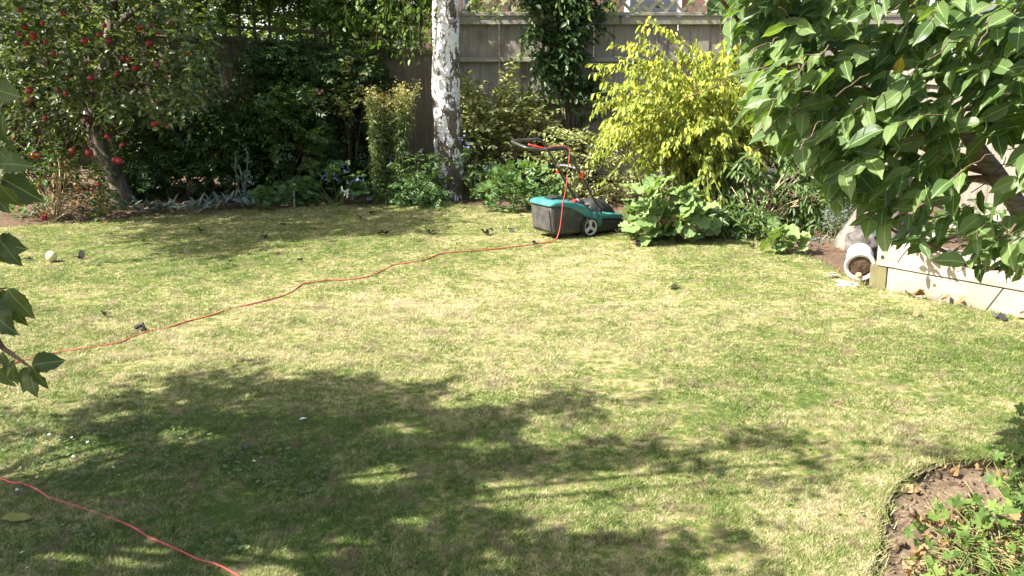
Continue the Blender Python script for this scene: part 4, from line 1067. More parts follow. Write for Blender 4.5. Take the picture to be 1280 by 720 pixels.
# rear end leans outward at the top
for i, s_ in enumerate(box_secs[:2]): box_secs[i] = [(p[0] - .035 * (p[2] - .06) / .3, p[1], p[2]) for p in s_]
loft(box_secs, 'grass_box', M['mesh_box'])
mb = MB(); mb.add([(-.0365 + .0355 * (1 - (z - .06) / .3) - .004, y, z) for z in (.10, .33) for y in (.04, Wd - .04)], [(0, 1, 3, 2)]); mb.build('rear_panel', M['grey_dust'], mw, world=False)
# lid
lid = [rring(-.048, .03, Wd - .03, .362, .380, .008), rring(-.035, .0, Wd - .0, .358, .395, .018), rring(.02, -.010, Wd + .010, .356, .410, .024), rring(.12, -.010, Wd + .010, .346, .412, .028), rring(.22, -.010, Wd + .010, .318, .398, .03), rring(.32, -.010, Wd + .010, .272, .370, .03), rring(.40, -.010, Wd + .010, .222, .340, .03), rring(.47, -.010, Wd + .010, .17, .312, .03), rring(.53, -.010, Wd + .010, .145, .284, .03)]
loft(lid, 'lid', M['teal'])
mb = MB(); mb.box((.16, Wd / 2, .424), (.2, .14, .014)); mb.box((.16, Wd / 2, .435), (.05, .12, .012)); mb.build('lid_grip', M['black_plastic'], mw, world=False, bevel=.005)
# main body
body = [rring(.50, -.012, Wd + .012, .09, .290, .03), rring(.56, -.012, Wd + .012, .085, .262, .03), rring(.63, -.012, Wd + .012, .085, .235, .03), rring(.635, -.010, Wd + .010, .165, .238, .03), rring(.80, -.008, Wd + .008, .16, .222, .02), rring(.92, .0, Wd, .15, .198, .016), rring(.97, .03, Wd - .03, .14, .170, .012)]
loft(body, 'deck_shell', M['teal'])
skirt = [rring(.50, .01, Wd - .01, .03, .10, .02), rring(.62, -.006, Wd + .006, .022, .166, .03), rring(.80, -.006, Wd + .006, .022, .162, .04), rring(.93, .004, Wd - .004, .022, .15, .04), rring(1.0, .04, Wd - .04, .03, .12, .03)]
loft(skirt, 'deck_skirt', M['black_plastic'])
# motor cover dome and its teal ribs
secs = []
for x, h_, w_ in ((.50, .30, .13), (.56, .365, .15), (.64, .382, .16), (.74, .362, .16), (.83, .305, .145), (.90, .23, .11), (.93, .18, .06)):
    s_ = []
    for k in range(16):
        a = 2 * math.pi * k / 16; c_, n_ = math.cos(a), math.sin(a)
        s_.append((x, Wd / 2 + w_ * math.copysign(abs(c_) ** .7, c_), .17 + (h_ - .17) * math.copysign(abs(n_) ** .7, n_) * (1 if n_ > 0 else .2)))
    secs.append(s_)
loft(secs, 'motor_cover', M['black_plastic'])
for k in range(6):
    mb = MB(); mb.box((.64 + .036 * k, .035, .232 - .007 * k), (.016, .05, .035)); mb.build('cooling_rib', M['teal'], mw, world=False, bevel=.005)
mb = MB(); mb.prism([(.36, .375), (.50, .325), (.60, .33), (.60, .29), (.36, .33)], .10, Wd - .10); mb.build('rear_flap', M['grey_dust'], mw, world=False, bevel=.008, fix=True)
mb = MB(); mb.box((.93, -.006, .10), (.03, .012, .012)); mb.build('red_marker', M['red'], mw, world=False)
# wheels
def wheel(x, y, rad, wd, sgn, full=True):
    Mx = Matrix.Translation((x, y, rad)) @ Matrix.Rotation(R(90 * sgn), 4, 'X')
    mb = MB(); mb.lathe([(rad * .80, -wd / 2), (rad * .95, -wd / 2), (rad, -wd * .3), (rad, wd * .3), (rad * .95, wd / 2), (rad * .80, wd / 2), (rad * .78, wd * .3), (rad * .78, -wd * .3), (rad * .80, -wd / 2)], 28, Mx)
    wh_ = mb.build('wheel', M['rubber'], mw, smooth=True, world=False)
    mb = MB(); mb.lathe([(rad * .68, wd * .42), (rad * .80, wd * .46), (rad * .80, wd * .1), (rad * .66, wd * .1), (rad * .68, wd * .42)], 28, Mx)
    mb.lathe([(.001, wd * .5), (rad * .2, wd * .48), (rad * .24, wd * .1)], 16, Mx)
    for k in range(3):
        a = R(120 * k + 90); Rk = Mx @ Matrix.Rotation(a, 4, 'Z')
        V = []
        for (u, hw) in ((rad * .16, rad * .13), (rad * .74, rad * .24)):
            for z in (wd * .15, wd * .44):
                for s_ in (-1, 1): V.append(Rk @ Vector((u, s_ * hw, z)))
        mb.add(V, [(0, 1, 3, 2), (4, 6, 7, 5), (0, 4, 5, 1), (2, 3, 7, 6), (0, 2, 6, 4), (1, 5, 7, 3)])
    mb.build('rim', M['rim'], wh_, world=False, fix=True)
    mb = MB(); mb.lathe([(.001, -wd * .1), (rad * .78, -wd * .1), (rad * .78, -wd * .2), (.001, -wd * .2)], 24, Mx); mb.build('wheel_back', M['rubber'], wh_, world=False)
wheel(.455, -.022, .105, .05, 1); wheel(.455, Wd + .022, .105, .05, -1)
wheel(.86, .02, .055, .035, 1); wheel(.86, Wd - .02, .055, .035, -1)
# handle
for y in (-.0, Wd):
    yy = y + (.01 if y == 0 else -.01)
    mb = MB(); mb.tube(smooth_path([(.625, yy, .235), (.59, yy, .31), (.43, yy, .54), (.337, yy, .685)], 5), .0135, 10); mb.build('lower_tube', M['tube'], mw, smooth=True, world=False)
    mb = MB(); mb.box((.348, yy - .02 if y == 0 else yy + .02, .665), (.03, .022, .05)); mb.box((.353, yy - .033 if y == 0 else yy + .033, .675), (.02, .02, .08), M=Matrix.Rotation(R(20), 3, 'Y')); mb.build('clamp', M['red'], mw, world=False, bevel=.006)
za = 1.0
up = [(.362, .012, .645), (.185, .012, .92), (.15, .014, .955), (.10, .02, .962), (-.03, .03, .945), (-.14, .035, .955), (-.26, .05, .975), (-.31, .10, .99), (-.315, Wd - .12, 1.02), (-.30, Wd - .06, 1.025), (-.22, Wd - .035, 1.03), (-.06, Wd - .03, 1.03), (.06, Wd - .02, 1.025), (.135, Wd - .014, .985), (.185, Wd - .012, .915), (.362, Wd - .012, .645)]
mb = MB(); mb.tube(smooth_path(up, 4), .0145, 10); mb.build('handlebar', M['tube'], mw, smooth=True, world=False)
mb = MB(); mb.tube(smooth_path([(.308, .012, .73), (.298, .08, .742), (.293, Wd / 2, .750), (.298, Wd - .08, .742), (.308, Wd - .012, .73)], 5), .010, 8); mb.build('cross_bar', M['bar'], mw, smooth=True, world=False)
mb = MB(); mb.prism([(.12, .940), (.14, .972), (-.03, .982), (-.11, .972), (-.10, .935)], -.012, .05); mb.build('switch_box', M['black_plastic'], mw, world=False, bevel=.01, fix=True)
mb = MB(); mb.tube(smooth_path([(.0, .045, .972), (-.07, .06, .965), (-.14, .075, .98), (-.24, .13, 1.01)], 4), .009, 8); mb.build('start_lever', M['red'], mw, smooth=True, world=False)
mb = MB(); mb.box((.36, Wd * .30, .375), (.05, .05, .04)); mb.build('safety_key', M['red'], mw, world=False, bevel=.016)
mb = MB(); mb.tube([(.44, .20, .365), (.52, .20, .345)], .022, 10); mb.build('latch', M['bar'], mw, smooth=True, world=False)
mb = MB(); mb.tube(smooth_path([(.13, .02, .95), (.27, .05, .74), (.31, .04, .58), (.29, .01, .47), (.33, -.02, .40), (.44, -.025, .31), (.56, -.02, .25), (.61, -.005, .30)], 6), .0055, 6); mb.build('control_cable', M['tube'], mw, smooth=True, world=False)
def mloc(u, v, z):
    c_, s_ = math.cos(YAW), math.sin(YAW); return np.array([mo[0] + u * c_ - v * s_, mo[1] + u * s_ + v * c_, z])

# ------------------------------------------------------------------ cord: from the mower, across the lawn, out of frame and back
rs.seed(154)
cz = .0025
path = [mloc(-.06, .02, .98), mloc(.0, .0, .988), mloc(.10, -.01, .988), mloc(.145, -.015, .975), mloc(.17, -.03, .94), mloc(.15, -.04, .80), mloc(.13, -.05, .66), mloc(.10, -.06, .52), mloc(.07, -.06, .40), mloc(.06, -.06, .30), mloc(.04, -.06, .16), mloc(.0, -.07, .055), mloc(-.06, -.08, .02)]
gpx = [(676, 304), (662, 306), (645, 308), (620, 311), (596, 313), (570, 315), (551, 317), (533, 324), (512, 328), (492, 331), (480, 337), (466, 344), (448, 348), (428, 350), (412, 350), (388, 353), (378, 355), (366, 364), (350, 371), (330, 376), (310, 381), (290, 385), (270, 392), (250, 398), (232, 402), (212, 409), (190, 413), (165, 421), (150, 428), (120, 433), (95, 437), (70, 441), (45, 447), (10, 455), (-60, 470), (-150, 500), (-210, 540), (-180, 580), (-90, 596), (-30, 592), (0, 598), (14, 603), (30, 605), (48, 613), (62, 622), (84, 629), (105, 636), (128, 644), (150, 652), (170, 661), (185, 671), (204, 679), (226, 689), (250, 700), (272, 706), (298, 720), (330, 745), (370, 800)]
gl = []
for i, (x, y) in enumerate(gpx):
    q = gp(x, y, cz + .007 * rs.rand()); gl.append(q)
mb = MB(); mb.tube(smooth_path(path + gl, 5), .0056, 8)
tag(mb.build('power_cord', M['cord'], smooth=True), 'red mower power cord looping over the handle and snaking across the lawn', 'cord')

# ------------------------------------------------------------------ small things on the lawn
rs.seed(165)
q = gp(65, 327.5)
mb = MB(); r = .052; mb.lathe([(max(.001, r * math.sin(math.pi * i / 12)), -r * math.cos(math.pi * i / 12)) for i in range(13)], 20)
o_ = mb.build('ball', plain('faded_ball', (.48, .47, .24), .8, .2, var=.12, scale=30, bmp=.4), smooth=True); o_.location = (q[0], q[1], .054)
tag(o_, 'faded yellow green ball lying on the lawn at the left', 'ball')
def curled_leaf_mesh(seed, n=5):
    r_ = np.random.RandomState(seed); V, F = [], []
    for _ in range(n):
        b = len(V); c_ = r_.randn(3) * [.045, .03, .0] + [0, 0, .02]; a = r_.rand() * 6.28; u = np.array([math.cos(a), math.sin(a), r_.randn() * .5]) * (.03 + .03 * r_.rand()); v = np.array([-math.sin(a), math.cos(a), r_.randn() * .7]) * (.015 + .02 * r_.rand())
        for s0 in (-1, 0, 1):
            for s1 in (-1, 1): V.append(c_ + u * s0 + v * s1 + [0, 0, .022 * abs(s0) * r_.rand() + .008])
        F += [(b, b + 1, b + 3, b + 2), (b + 2, b + 3, b + 5, b + 4)]
    V = np.array(V); V[:, 2] = np.maximum(V[:, 2], .004); me = fmesh('dead_leaf', V, np.array(F)); me.materials.append(M['debris']); return me
DL = [curled_leaf_mesh(s_, 3 + s_ % 4) for s_ in range(6)]
dl = [((100, 323), 1.3, 'blackened curled leaf right of the faded ball'), ((36, 326), .6, 'small dark leaf scrap left of the faded ball'), ((133, 397), .8, 'black leaf scrap above the left stretch of cord'), ((174, 413), .9, 'dark curled leaf touching the far side of the cord'), ((330, 299), 1.0, 'blackened leaf in the edge of the apple tree shade, biggest of its row'), ((362, 302), .7, 'small blackened leaf just right of the biggest one below the goldenrod side'), ((248, 292), 1.0, 'blackened leaf in the lawn shade nearest the apple tree'), ((478, 294), 1.05, 'blackened leaf on sunlit grass below the goldenrod'), ((538, 293), 1.1, 'blackened leaf on the lawn directly below the birch trunk'), ((607, 295), 1.3, 'black leaf cluster between the birch and the mower'), ((639, 290), 1.0, 'dark leaf on the grass just left of the grass box'), ((653, 272), .8, 'dark leaf at the bed edge behind the left of the grass box'), ((668, 309), 1.0, 'dark curled leaf beside the cord at the grass box'), ((614, 289), .6, 'small dark leaf scrap touching the leaf cluster left of the mower'), ((452, 275), .9, 'dark leaf in the lawn shade in front of the goldenrod'), ((467, 268), .8, 'dark leaf closest to the bed in front of the goldenrod'), ((411, 290), .7, 'upright dark leaf on the lawn below the blue flowered clump'), ((353, 283), .8, 'dark leaf in the shade before the bleached stake'), ((795, 307), 1.0, 'brown leaf on the grass below the mallow'), ((843, 361), 1.0, 'dark curled leaf alone on the open lawn right of centre'), ((846, 305), .8, 'dark leaf at the lawn edge before the right side of the mallow'), ((938, 311), .9, 'dark leaf on the lawn beside the small scalloped seedling'), ((892, 303), .8, 'dark leaf at the lawn edge below the golden shrub'), ((503, 591), .35, 'tiny dark leaf in the shaded foreground lawn'), ((310, 562), .5, 'dark leaf flake lying in the big tree shadow'), ((1250, 400), 1.0, 'dark leaf at the foot of the right sleeper'), ((700, 262), .7, 'dark leaf behind the mower at the bed edge'), ((374, 327), .5, 'tiny dark leaf on open grass just above the cord bend')]
for k, (p_, s_, lab) in enumerate(dl):
    q = gp(*p_); o_ = link('dead_leaf', DL[k % 6]); o_.location = (q[0], q[1], .012); o_.scale = (s_ * .55,) * 3; o_.rotation_euler = (0, 0, rs.rand() * 6.28)
    tag(o_, lab or 'blackened curled leaf scattered on the far lawn', 'dead leaf', 'dead leaves scattered on the lawn')
BR = [curled_leaf_mesh(40 + s_, 2) for s_ in range(3)]
for m_ in BR: m_.materials.clear(); m_.materials.append(M['dry_leaf'])
for p_ in [(1180, 377), (1135, 373), (1157, 374), (1200, 381), (1138, 396), (1275, 398), (1150, 372)]:
    q = gp(*p_); o_ = link('brown_leaf', BR[rs.randint(3)]); o_.location = (q[0], q[1], .012); o_.scale = (.8,) * 3; o_.rotation_euler = (0, 0, rs.rand() * 6.28)
    tag(o_, 'curled tan leaf on the grass along the timber sleepers', 'dead leaf', 'tan leaves below the sleepers')
for p_ in [(1176, 590), (1190, 596), (1222, 590), (1231, 592), (1243, 596), (1133, 617), (1145, 618), (1156, 592), (1256, 606), (1195, 588)]:
    q = gp(*p_, -.05); o_ = link('brown_leaf', BR[rs.randint(3)]); o_.location = (q[0], q[1], -.042); o_.scale = (.42,) * 3; o_.rotation_euler = (0, 0, rs.rand() * 6.28)
    tag(o_, 'withered tan leaf on the bare soil of the corner bed', 'dead leaf', 'withered leaves on the corner bed soil')

def big_leaf(seed, wd=.56, curl=.25, cup=.10, tip=.12, jag=0.0):
    """broad pointed leaf, 1 long, with uv for the veins"""
    r_ = np.random.RandomState(seed); n = 9 if not jag else 20; V, UV, F = [], [], []
    for i in range(n + 1):
        u = i / n; prof = (math.sin(math.pi * u ** .82) ** .85) if 0 < u < 1 else 0.0
        prof = prof * (1 - .55 * max(0, u - .72) / .28) if u > .72 else prof
        hw = wd / 2 * prof; z = -curl * u * u + .02 * math.sin(7 * u + seed)
        for s_ in (-1, -.5, 0, .5, 1):
            e = jag * r_.randn() if abs(s_) == 1 else 0
            V.append((u, hw * s_ * (1 + e), z + cup * abs(s_) * prof * (.7 + .3 * math.sin(seed + 5 * u)) + (.018 * math.sin(16 * u + s_ * 2 + seed) * abs(s_)))); UV.append((u, .5 + .5 * s_ * prof))
    for i in range(n):
        for k in range(4):
            a = i * 5 + k; F.append((a, a + 5, a + 6, a + 1)[::-1])
    # petiole
    b = len(V); V += [(-.13, -.008, .02), (-.13, .008, .02), (0.02, .010, .004), (0.02, -.010, .004)]; UV += [(0, .5)] * 4; F.append((b, b + 3, b + 2, b + 1))
    me = bpy.data.meshes.new('leaf'); me.from_pydata(V, [], F); uv = me.uv_layers.new(name='UV')
    for lp in me.loops: uv.data[lp.index].uv = UV[lp.vertex_index]
    me.polygons.foreach_set('use_smooth', [True] * len(F)); me.update(); return me
q = gp(17, 655); me = big_leaf(77); me.materials.append(leaf_mat('yellowing_leaf', [(.24, .25, .05), (.32, .30, .06)], .3))
o_ = link('fallen_leaf', me); o_.location = (q[0] - .05, q[1], .02); o_.scale = (.13,) * 3; o_.rotation_euler = (.1, -.1, .35); tag(o_, 'yellowing fallen leaf on the shaded grass by the near cord', 'leaf')
q = gp(379, 527); mb = MB(); mb.tube([q + [-.02, 0, .012], q + [0, 0, .02], q + [.02, 0, .022]], [.002, .006, .001], 5); tag(mb.build('feather', M['white']), 'tiny white feather on the shaded lawn', 'feather')
dm = MB()
for k in range(10):
    a = 2 * math.pi * k / 10; d_ = Vector((math.cos(a), math.sin(a), .1)); s_ = Vector((-math.sin(a), math.cos(a), 0)); dm.add([d_ * .003, d_ * .008 + s_ * .003, d_ * .013, d_ * .008 - s_ * .003], [(0, 3, 2, 1)])
dm.lathe([(.001, .004), (.0035, .002), (.004, -.002)], 8, mi=1); dme = dm.mesh('daisy'); dme.materials.append(M['white_petal']); dme.materials.append(plain('daisy_eye', (.6, .42, .04), .7))
for p_ in [(5, 591), (47, 604), (22, 619), (46, 618), (124, 633), (92, 577), (109, 582), (142, 590), (149, 601), (210, 585), (62, 550), (75, 557), (90, 553), (28, 698), (35, 717), (318, 583), (56, 560), (110, 560), (70, 545), (226, 555)]:
    q = gp(*p_); o_ = link('daisy', dme); o_.location = (q[0], q[1], .026 + .008 * rs.rand()); o_.scale = (.65,) * 3; o_.rotation_euler = (-.3 + rs.randn() * .2, rs.randn() * .2, rs.rand() * 6); tag(o_, 'small white daisy in the shaded grass near the left cord', 'daisy', 'white daisies in the shaded lawn')
# clover and plantain in the turf
q = sample_poly([(0, 520), (250, 520), (380, 570), (430, 640), (300, 700), (120, 690), (0, 640)], 1500); G = np.array([gp(x, y) for x, y in q]); q2 = sample_poly([(0, 300), (1250, 420), (1080, 700), (500, 720), (0, 500)], 700); q2 = q2[::1]; G = np.vstack([G, np.array([gp(x, y) for x, y in q2])])
dens = np.array([noise.noise(Vector((g[0] * 1.9, g[1] * 1.9, .3))) for g in G]) > -.02; G = G[dens]
G[:, 2] = .015 + .014 * rs.rand(len(G))
V, F = place(ROUND, G, np.stack([rs.randn(len(G)), rs.randn(len(G)), .1 * rs.randn(len(G))], 1), np.array([0, 0, 1.]) + rs.randn(len(G), 3) * .3, .012 + .014 * rs.rand(len(G)))
tag(link('clover', fmesh('clover', V, F), leaf_mat('clover_leaf', [(.06, .10, .025), (.09, .14, .035), (.13, .18, .05)], .25)), 'clover and weed leaves growing among the grass', 'clover', kind='stuff')

# ------------------------------------------------------------------ corner bed plants, bottom right
rs.seed(130)
LM = []
for s_ in range(4):
    V, F = t_lobed(5, .40, 30, .12, .25); r_ = np.random.RandomState(s_ + 5); V = V.copy(); V[1:, 2] += r_.randn(30) * .025; V[1:, :2] = [.42, 0] + (V[1:, :2] - [.42, 0]) * (1 + .10 * np.where(np.arange(30) % 2, 1, -1)[:, None] + r_.randn(30, 1) * .04); LM.append(tm_mesh((V, F), M['lobed']))
DRY5 = [tm_mesh((lambda v, f: (v + np.array([0, 0, 1]) * np.random.RandomState(9 + s_).randn(len(v), 1) * .12, f))(*t_lobed(5, .5, 20, .4, .25)), M['dry_leaf']) for s_ in range(3)]
def corner_plant(label, base, poly, n, dY, size, ndry=0):
    b = gp(*base, -.05); t = thing('lobed_leaf_plant', label, 'plant', b, 'lobed leaf plants in the corner bed')
    q = sample_poly(poly, n); B = at_n(q[:, 0], q[:, 1], np.array([gp(x, y, -.05)[1] for x, y in q]) - .05 - dY * rs.rand(n))
    o_ = outward(B, (b[0], b[1], -.1), .0, .5, .4)
    leaf_objects(t, LM, B, nrm(o_) + np.array([0, 0, -.25]) + rs.randn(len(B), 3) * .25, np.array([-.2, -.35, .9]) + rs.randn(len(B), 3) * .3, size[0] + (size[1] - size[0]) * rs.rand(len(B)), M['lobed'])
    st_ = add_stems(t, b + [0, 0, -.02], B[:60], .0035, .0022, M['stem'], 4)
    if ndry:
        q = sample_poly(poly, ndry); D_ = at_n(q[:, 0], q[:, 1], np.array([gp(x, y, -.05)[1] for x, y in q]) - .03 - .5 * dY * rs.rand(ndry))
        leaf_objects(t, DRY5, D_, rs.randn(ndry, 3), rs.randn(ndry, 3) + [0, 0, .6], .04 + .04 * rs.rand(ndry), M['dry_leaf'], 'withered_leaf')
    return t
corner_plant('spreading lobed leaf plant with withered brown leaves on the corner bed soil', (1200, 690), [(1135, 680), (1150, 640), (1185, 620), (1215, 625), (1262, 640), (1300, 690), (1300, 745), (1150, 745), (1130, 700)], 175, .30, (.036, .07), 110)
corner_plant('taller lobed leaf plant crowding the right edge above the corner bed', (1290, 640), [(1250, 540), (1285, 505), (1330, 500), (1340, 660), (1290, 660), (1248, 610), (1235, 580)], 180, .5, (.04, .075), 14)
b = gp(1205, 690, -.05); ds = thing('dry_stalks', 'bundle of dry straw stalks leaning through the spreading corner plant', 'stalks', b)
mb = MB()
for k in range(70):
    q = sample_poly([(1150, 640), (1260, 640), (1260, 720), (1180, 715)], 1)[0]; a = gp(*q, -.06); an = rs.normal(2.6, .5); l_ = .06 + .12 * rs.rand(); e = a + np.array([math.cos(an) * l_, math.sin(an) * l_ * .6 - .02, .05 + .1 * rs.rand()])
    mb.tube([a, (a + e) / 2 + [0, 0, .015], e], .0016, 4)
mb.build('stalk', M['dry_stem'], ds, kind='stuff')

# ------------------------------------------------------------------ broad leaved tree, right foreground
rs.seed(155)
RT = np.array([3.2, 4.35, -.06])
rt = thing('broad_leaved_tree', 'broad glossy leaved tree overhanging the right side of the lawn', 'tree', RT)
T0, T1 = at(1268, 252, 4.25), at(1216, 178, 4.2)
tr_pts = [RT, RT * .5 + T0 * .5 + [.08, 0, -.05], T0, T1, T1 + (T1 - T0) * .25]
V, F = trunk_mesh(tr_pts, [.085, .07, .052, .043, .040], 22, 10, amp=.006, sc=14)
F = np.vstack([F, [[len(V) - 22 + k for k in (0, 5, 11, 16)]]])
M['cherry_bark'] = bark_mat('ringed_bark', (.05, .042, .034), (.29, .255, .21), 9.0, (1, 1, 3.0))
link('trunk', fmesh('trunk', V - wloc(rt), F, True), M['cherry_bark'], rt)
mb = MB()
def br(pp, r0, r1):
    pts = smooth_path([np.array(p) for p in pp], 6); mb.tube(pts, list(np.linspace(r0, r1, len(pts))), 7); return pts
top = T1 + (T1 - T0) * .2
hubA = at(1290, 70, 4.0)
br([RT * .35 + T0 * .65, np.array([2.45, 4.2, 1.9]), hubA + [.2, .1, .1], hubA], .05, .014)
sA = br([hubA, at(1200, 40, 3.9), at(1150, 18, 3.8), at(1135, -5, 3.75), at(1118, -50, 3.7)], .0115, .007)
sB = br([at(1150, 160, 4.4), at(1085, 130, 4.3), at(1030, 110, 4.1), at(985, 85, 4.0), at(940, 45, 3.9), at(895, -8, 3.85), at(860, -50, 3.8)], .013, .006)
sC = br([at(1100, 130, 4.4), at(1028, 46, 4.2), at(991, 0, 4.1), at(965, -45, 4.1)], .012, .006)
br([T0 * .6 + T1 * .4, at(1200, 225, 4.25), at(1150, 237, 4.2), at(1110, 235, 4.15)], .018, .008)
br([at(1222, 200, 4.22), at(1190, 195, 4.3), at(1150, 160, 4.4)], .02, .012)
br([at(1235, 215, 4.25), at(1180, 200, 4.4), at(1130, 170, 4.5)], .018, .008)
sF = br([RT * .45 + T0 * .55, at(1290, 345, 4.0), at(1215, 334, 3.85), at(1180, 314, 3.8), at(1120, 290, 3.75), at(1084, 268, 3.75)], .012, .004)
br([at(1200, 262, 4.1), at(1180, 245, 4.1), at(1163, 238, 4.1)], .006, .003)
mb.build('branches', M['twig_red'], rt, smooth=True, kind='stuff')
BL = [big_leaf(s_, .43 + .045 * (s_ % 3), .12 + .09 * (s_ % 4), .06 + .04 * (s_ % 3)) for s_ in range(8)]
for m_ in BL: m_.materials.append(M['big_leaf'])
rpoly = [(895, -45), (912, 5), (930, 35), (950, 60), (948, 105), (962, 128), (985, 150), (1008, 180), (1035, 205), (1065, 228), (1100, 232), (1140, 215), (1190, 205), (1250, 200), (1340, 230), (1340, -45)]
low = [(1088, 258), (1115, 280), (1160, 295), (1180, 315), (1215, 325), (1250, 325), (1340, 325), (1340, 262), (1250, 262), (1180, 250), (1130, 245)]
limit = [(878, -60), (885, 20), (905, 75), (915, 110), (908, 165), (940, 190), (985, 200), (990, 228), (1040, 262), (1085, 300), (1120, 325), (1140, 310), (1190, 362), (1240, 350), (1290, 362), (1500, 400), (1500, -60)]
def near_trunk(x, y):
    u = np.clip(((x - 1216) * 54 + (y - 178) * 77) / (54 ** 2 + 77 ** 2), 0, 1)
    return np.hypot(x - 1216 - 54 * u, y - 178 - 77 * u) < 14
def px_of(P):
    dz = P[:, 1] * cp - (P[:, 2] - CAM_H) * sp
    return 640 + F_PX * P[:, 0] / dz, 360 - F_PX * ((P[:, 2] - CAM_H) * cp + P[:, 1] * sp) / dz
def shoots(poly, n, Y0, Y1, K, ln, cen):
    q = sample_poly(poly, n); B = at_n(q[:, 0], q[:, 1], Y0 + (Y1 - Y0) * rs.rand(n))
    D = nrm(B - cen) * .55 + np.array([-.55, -.25, -.05]) + rs.randn(n, 3) * .35
    P, T, Nn, tw = sprays(B, D, ln, K, .2, .18, .7, .3, .6, .15); T = nrm(T) + np.array([-.42, -.12, -.18])
    return P, T, np.array(L) * .8 + np.array([-.05, -.3, .5]) + rs.randn(len(P), 3) * .6, tw
cen = np.array([2.4, 4.4, 1.9])
P1, T1_, N1, tw1 = shoots(rpoly, 85, 3.3, 4.05, 5, (.14, .28), cen)
P2, T2_, N2, tw2 = shoots(low, 34, 3.6, 4.0, 4, (.12, .22), cen - [0, 0, .5])
P, T, Nn = np.vstack([P2, P1]), np.vstack([T2_, T1_]), np.vstack([N2, N1])
PX, PY = px_of(P); QX, QY = px_of(P + nrm(T) * .115)
ok = (inpoly(QX, QY, limit) | (QX > 1280) | (QY < 0)) & ~near_trunk(PX, PY) & ~near_trunk(QX, QY)  & (P[:, 1] > 3.0)
P, T, Nn = P[ok][:297], T[ok][:297], Nn[ok][:297]
leaf_objects(rt, BL, P, T, Nn, .07 + .075 * rs.rand(len(P)) ** 1.3, M['big_leaf'])
M['yellow_leaf'] = leaf_mat('yellowed_leaf', [(.50, .36, .03), (.58, .44, .05)], .4, veins=True)
YM = big_leaf(91, .5, .25, .09); YM.materials.append(M['yellow_leaf'])
P_ = np.array([at(1127, 72, 3.75), at(1158, 208, 3.8), at(1003, 70, 3.9)]); n0 = len(rt.children)
leaf_objects(rt, [YM], P_, np.array([[-.3, -.2, -1], [-1, -.2, -.3], [-.6, -.2, -.7]]), rs.randn(3, 3) * .2 + np.array(L) + [0, -.4, 0], np.array([.085, .05, .05]), M['yellow_leaf'])
for c_ in rt.children:
    if c_.data is YM: c_['label'] = 'yellowed leaf among the green ones'
mb = MB()
for tws in (tw1, tw2):
    for t_ in tws: mb.tube(smooth_path([t_[0] - (t_[-1] - t_[0]) * .25 + rs.randn(3) * .012] + [q_ + rs.randn(3) * .006 for q_ in t_], 2), .0021, 5)
mb.build('twigs', M['twig'], rt, smooth=True, kind='stuff')
# leaves deeper in the crown, and the crown going on out of frame
Vall, Fall, UVs = [], [], []
P3, T3, N3, _ = shoots([(x + 22, y) for x, y in rpoly], 330, 3.65, 4.35, 5, (.18, .32), cen)
P4, T4, N4, _ = shoots([(1285, -160), (1650, -160), (1650, 300), (1300, 330)], 80, 3.4, 4.2, 5, (.18, .34), cen)
P5, T5, N5, _ = shoots([(960, -150), (1290, -150), (1290, -60), (930, -60)], 24, 3.5, 4.0, 5, (.18, .34), cen)
P, T, Nn = np.vstack([P3, P4, P5]), np.vstack([T3, T4, T5]), np.vstack([N3, N4, N5])
PX, PY = px_of(P); QX, QY = px_of(P + nrm(T) * .115)
ok = (inpoly(QX, QY, limit) | (QX > 1280) | (QY < 0)) & ~near_trunk(PX, PY) & ~near_trunk(QX, QY) ; P, T, Nn = P[ok], T[ok], Nn[ok]
lv_ = np.array([v.co[:] for v in BL[2].vertices]); lf_ = np.array([p.vertices[:] for p in BL[2].polygons])
V, F = place((lv_, lf_), P, T, Nn, .085 + .05 * rs.rand(len(P))); me = fmesh('inner_foliage', V - wloc(rt), F, True)
uv = me.uv_layers.new(name='UV'); src = np.array([d.uv[:] for d in BL[2].uv_layers[0].data]); uv.data.foreach_set('uv', np.tile(src, (len(P), 1)).astype(np.float32).ravel())
link('inner_foliage', me, M['big_leaf'], rt, 'stuff')

# ------------------------------------------------------------------ tree left of the frame: its shade lies over the foreground lawn
rs.seed(124)
ST = np.array([-4.9, 2.7, -.1])
stt = thing('overhanging_tree', 'tree at the left edge whose hanging twigs dangle holed green leaves', 'tree', ST)
shade_poly = [(-320, 620), (-200, 575), (0, 575), (85, 548), (115, 522), (165, 503), (215, 488), (285, 476), (330, 486), (430, 478), (470, 486), (540, 498), (620, 515), (690, 530), (760, 545), (830, 552), (860, 562), (885, 585), (840, 596), (790, 604), (755, 640), (850, 655), (878, 690), (860, 730), (800, 860), (-250, 860)]
Lv = np.array(L)
def clumps_for(poly, n, zr):
    G = sample_poly([tuple(gp(x, y)[:2]) for x, y in poly], n); G = np.hstack([G, np.zeros((n, 1))]); z = zr[0] + (zr[1] - zr[0]) * rs.rand(n); return G + Lv * (z / Lv[2])[:, None]
cl = clumps_for(shade_poly, 430, (2.75, 4.5))
nl = 2700
B = cl[rs.randint(0, len(cl), nl)] + rs.randn(nl, 3) * .11
P, T, Nn, _ = sprays(B, rs.randn(nl, 3) + [.1, .05, .2], (.15, .30), 7, .2, .2)
SG = P - Lv * (P[:, 2:3] / Lv[2]); keep = np.ones(len(P), bool)
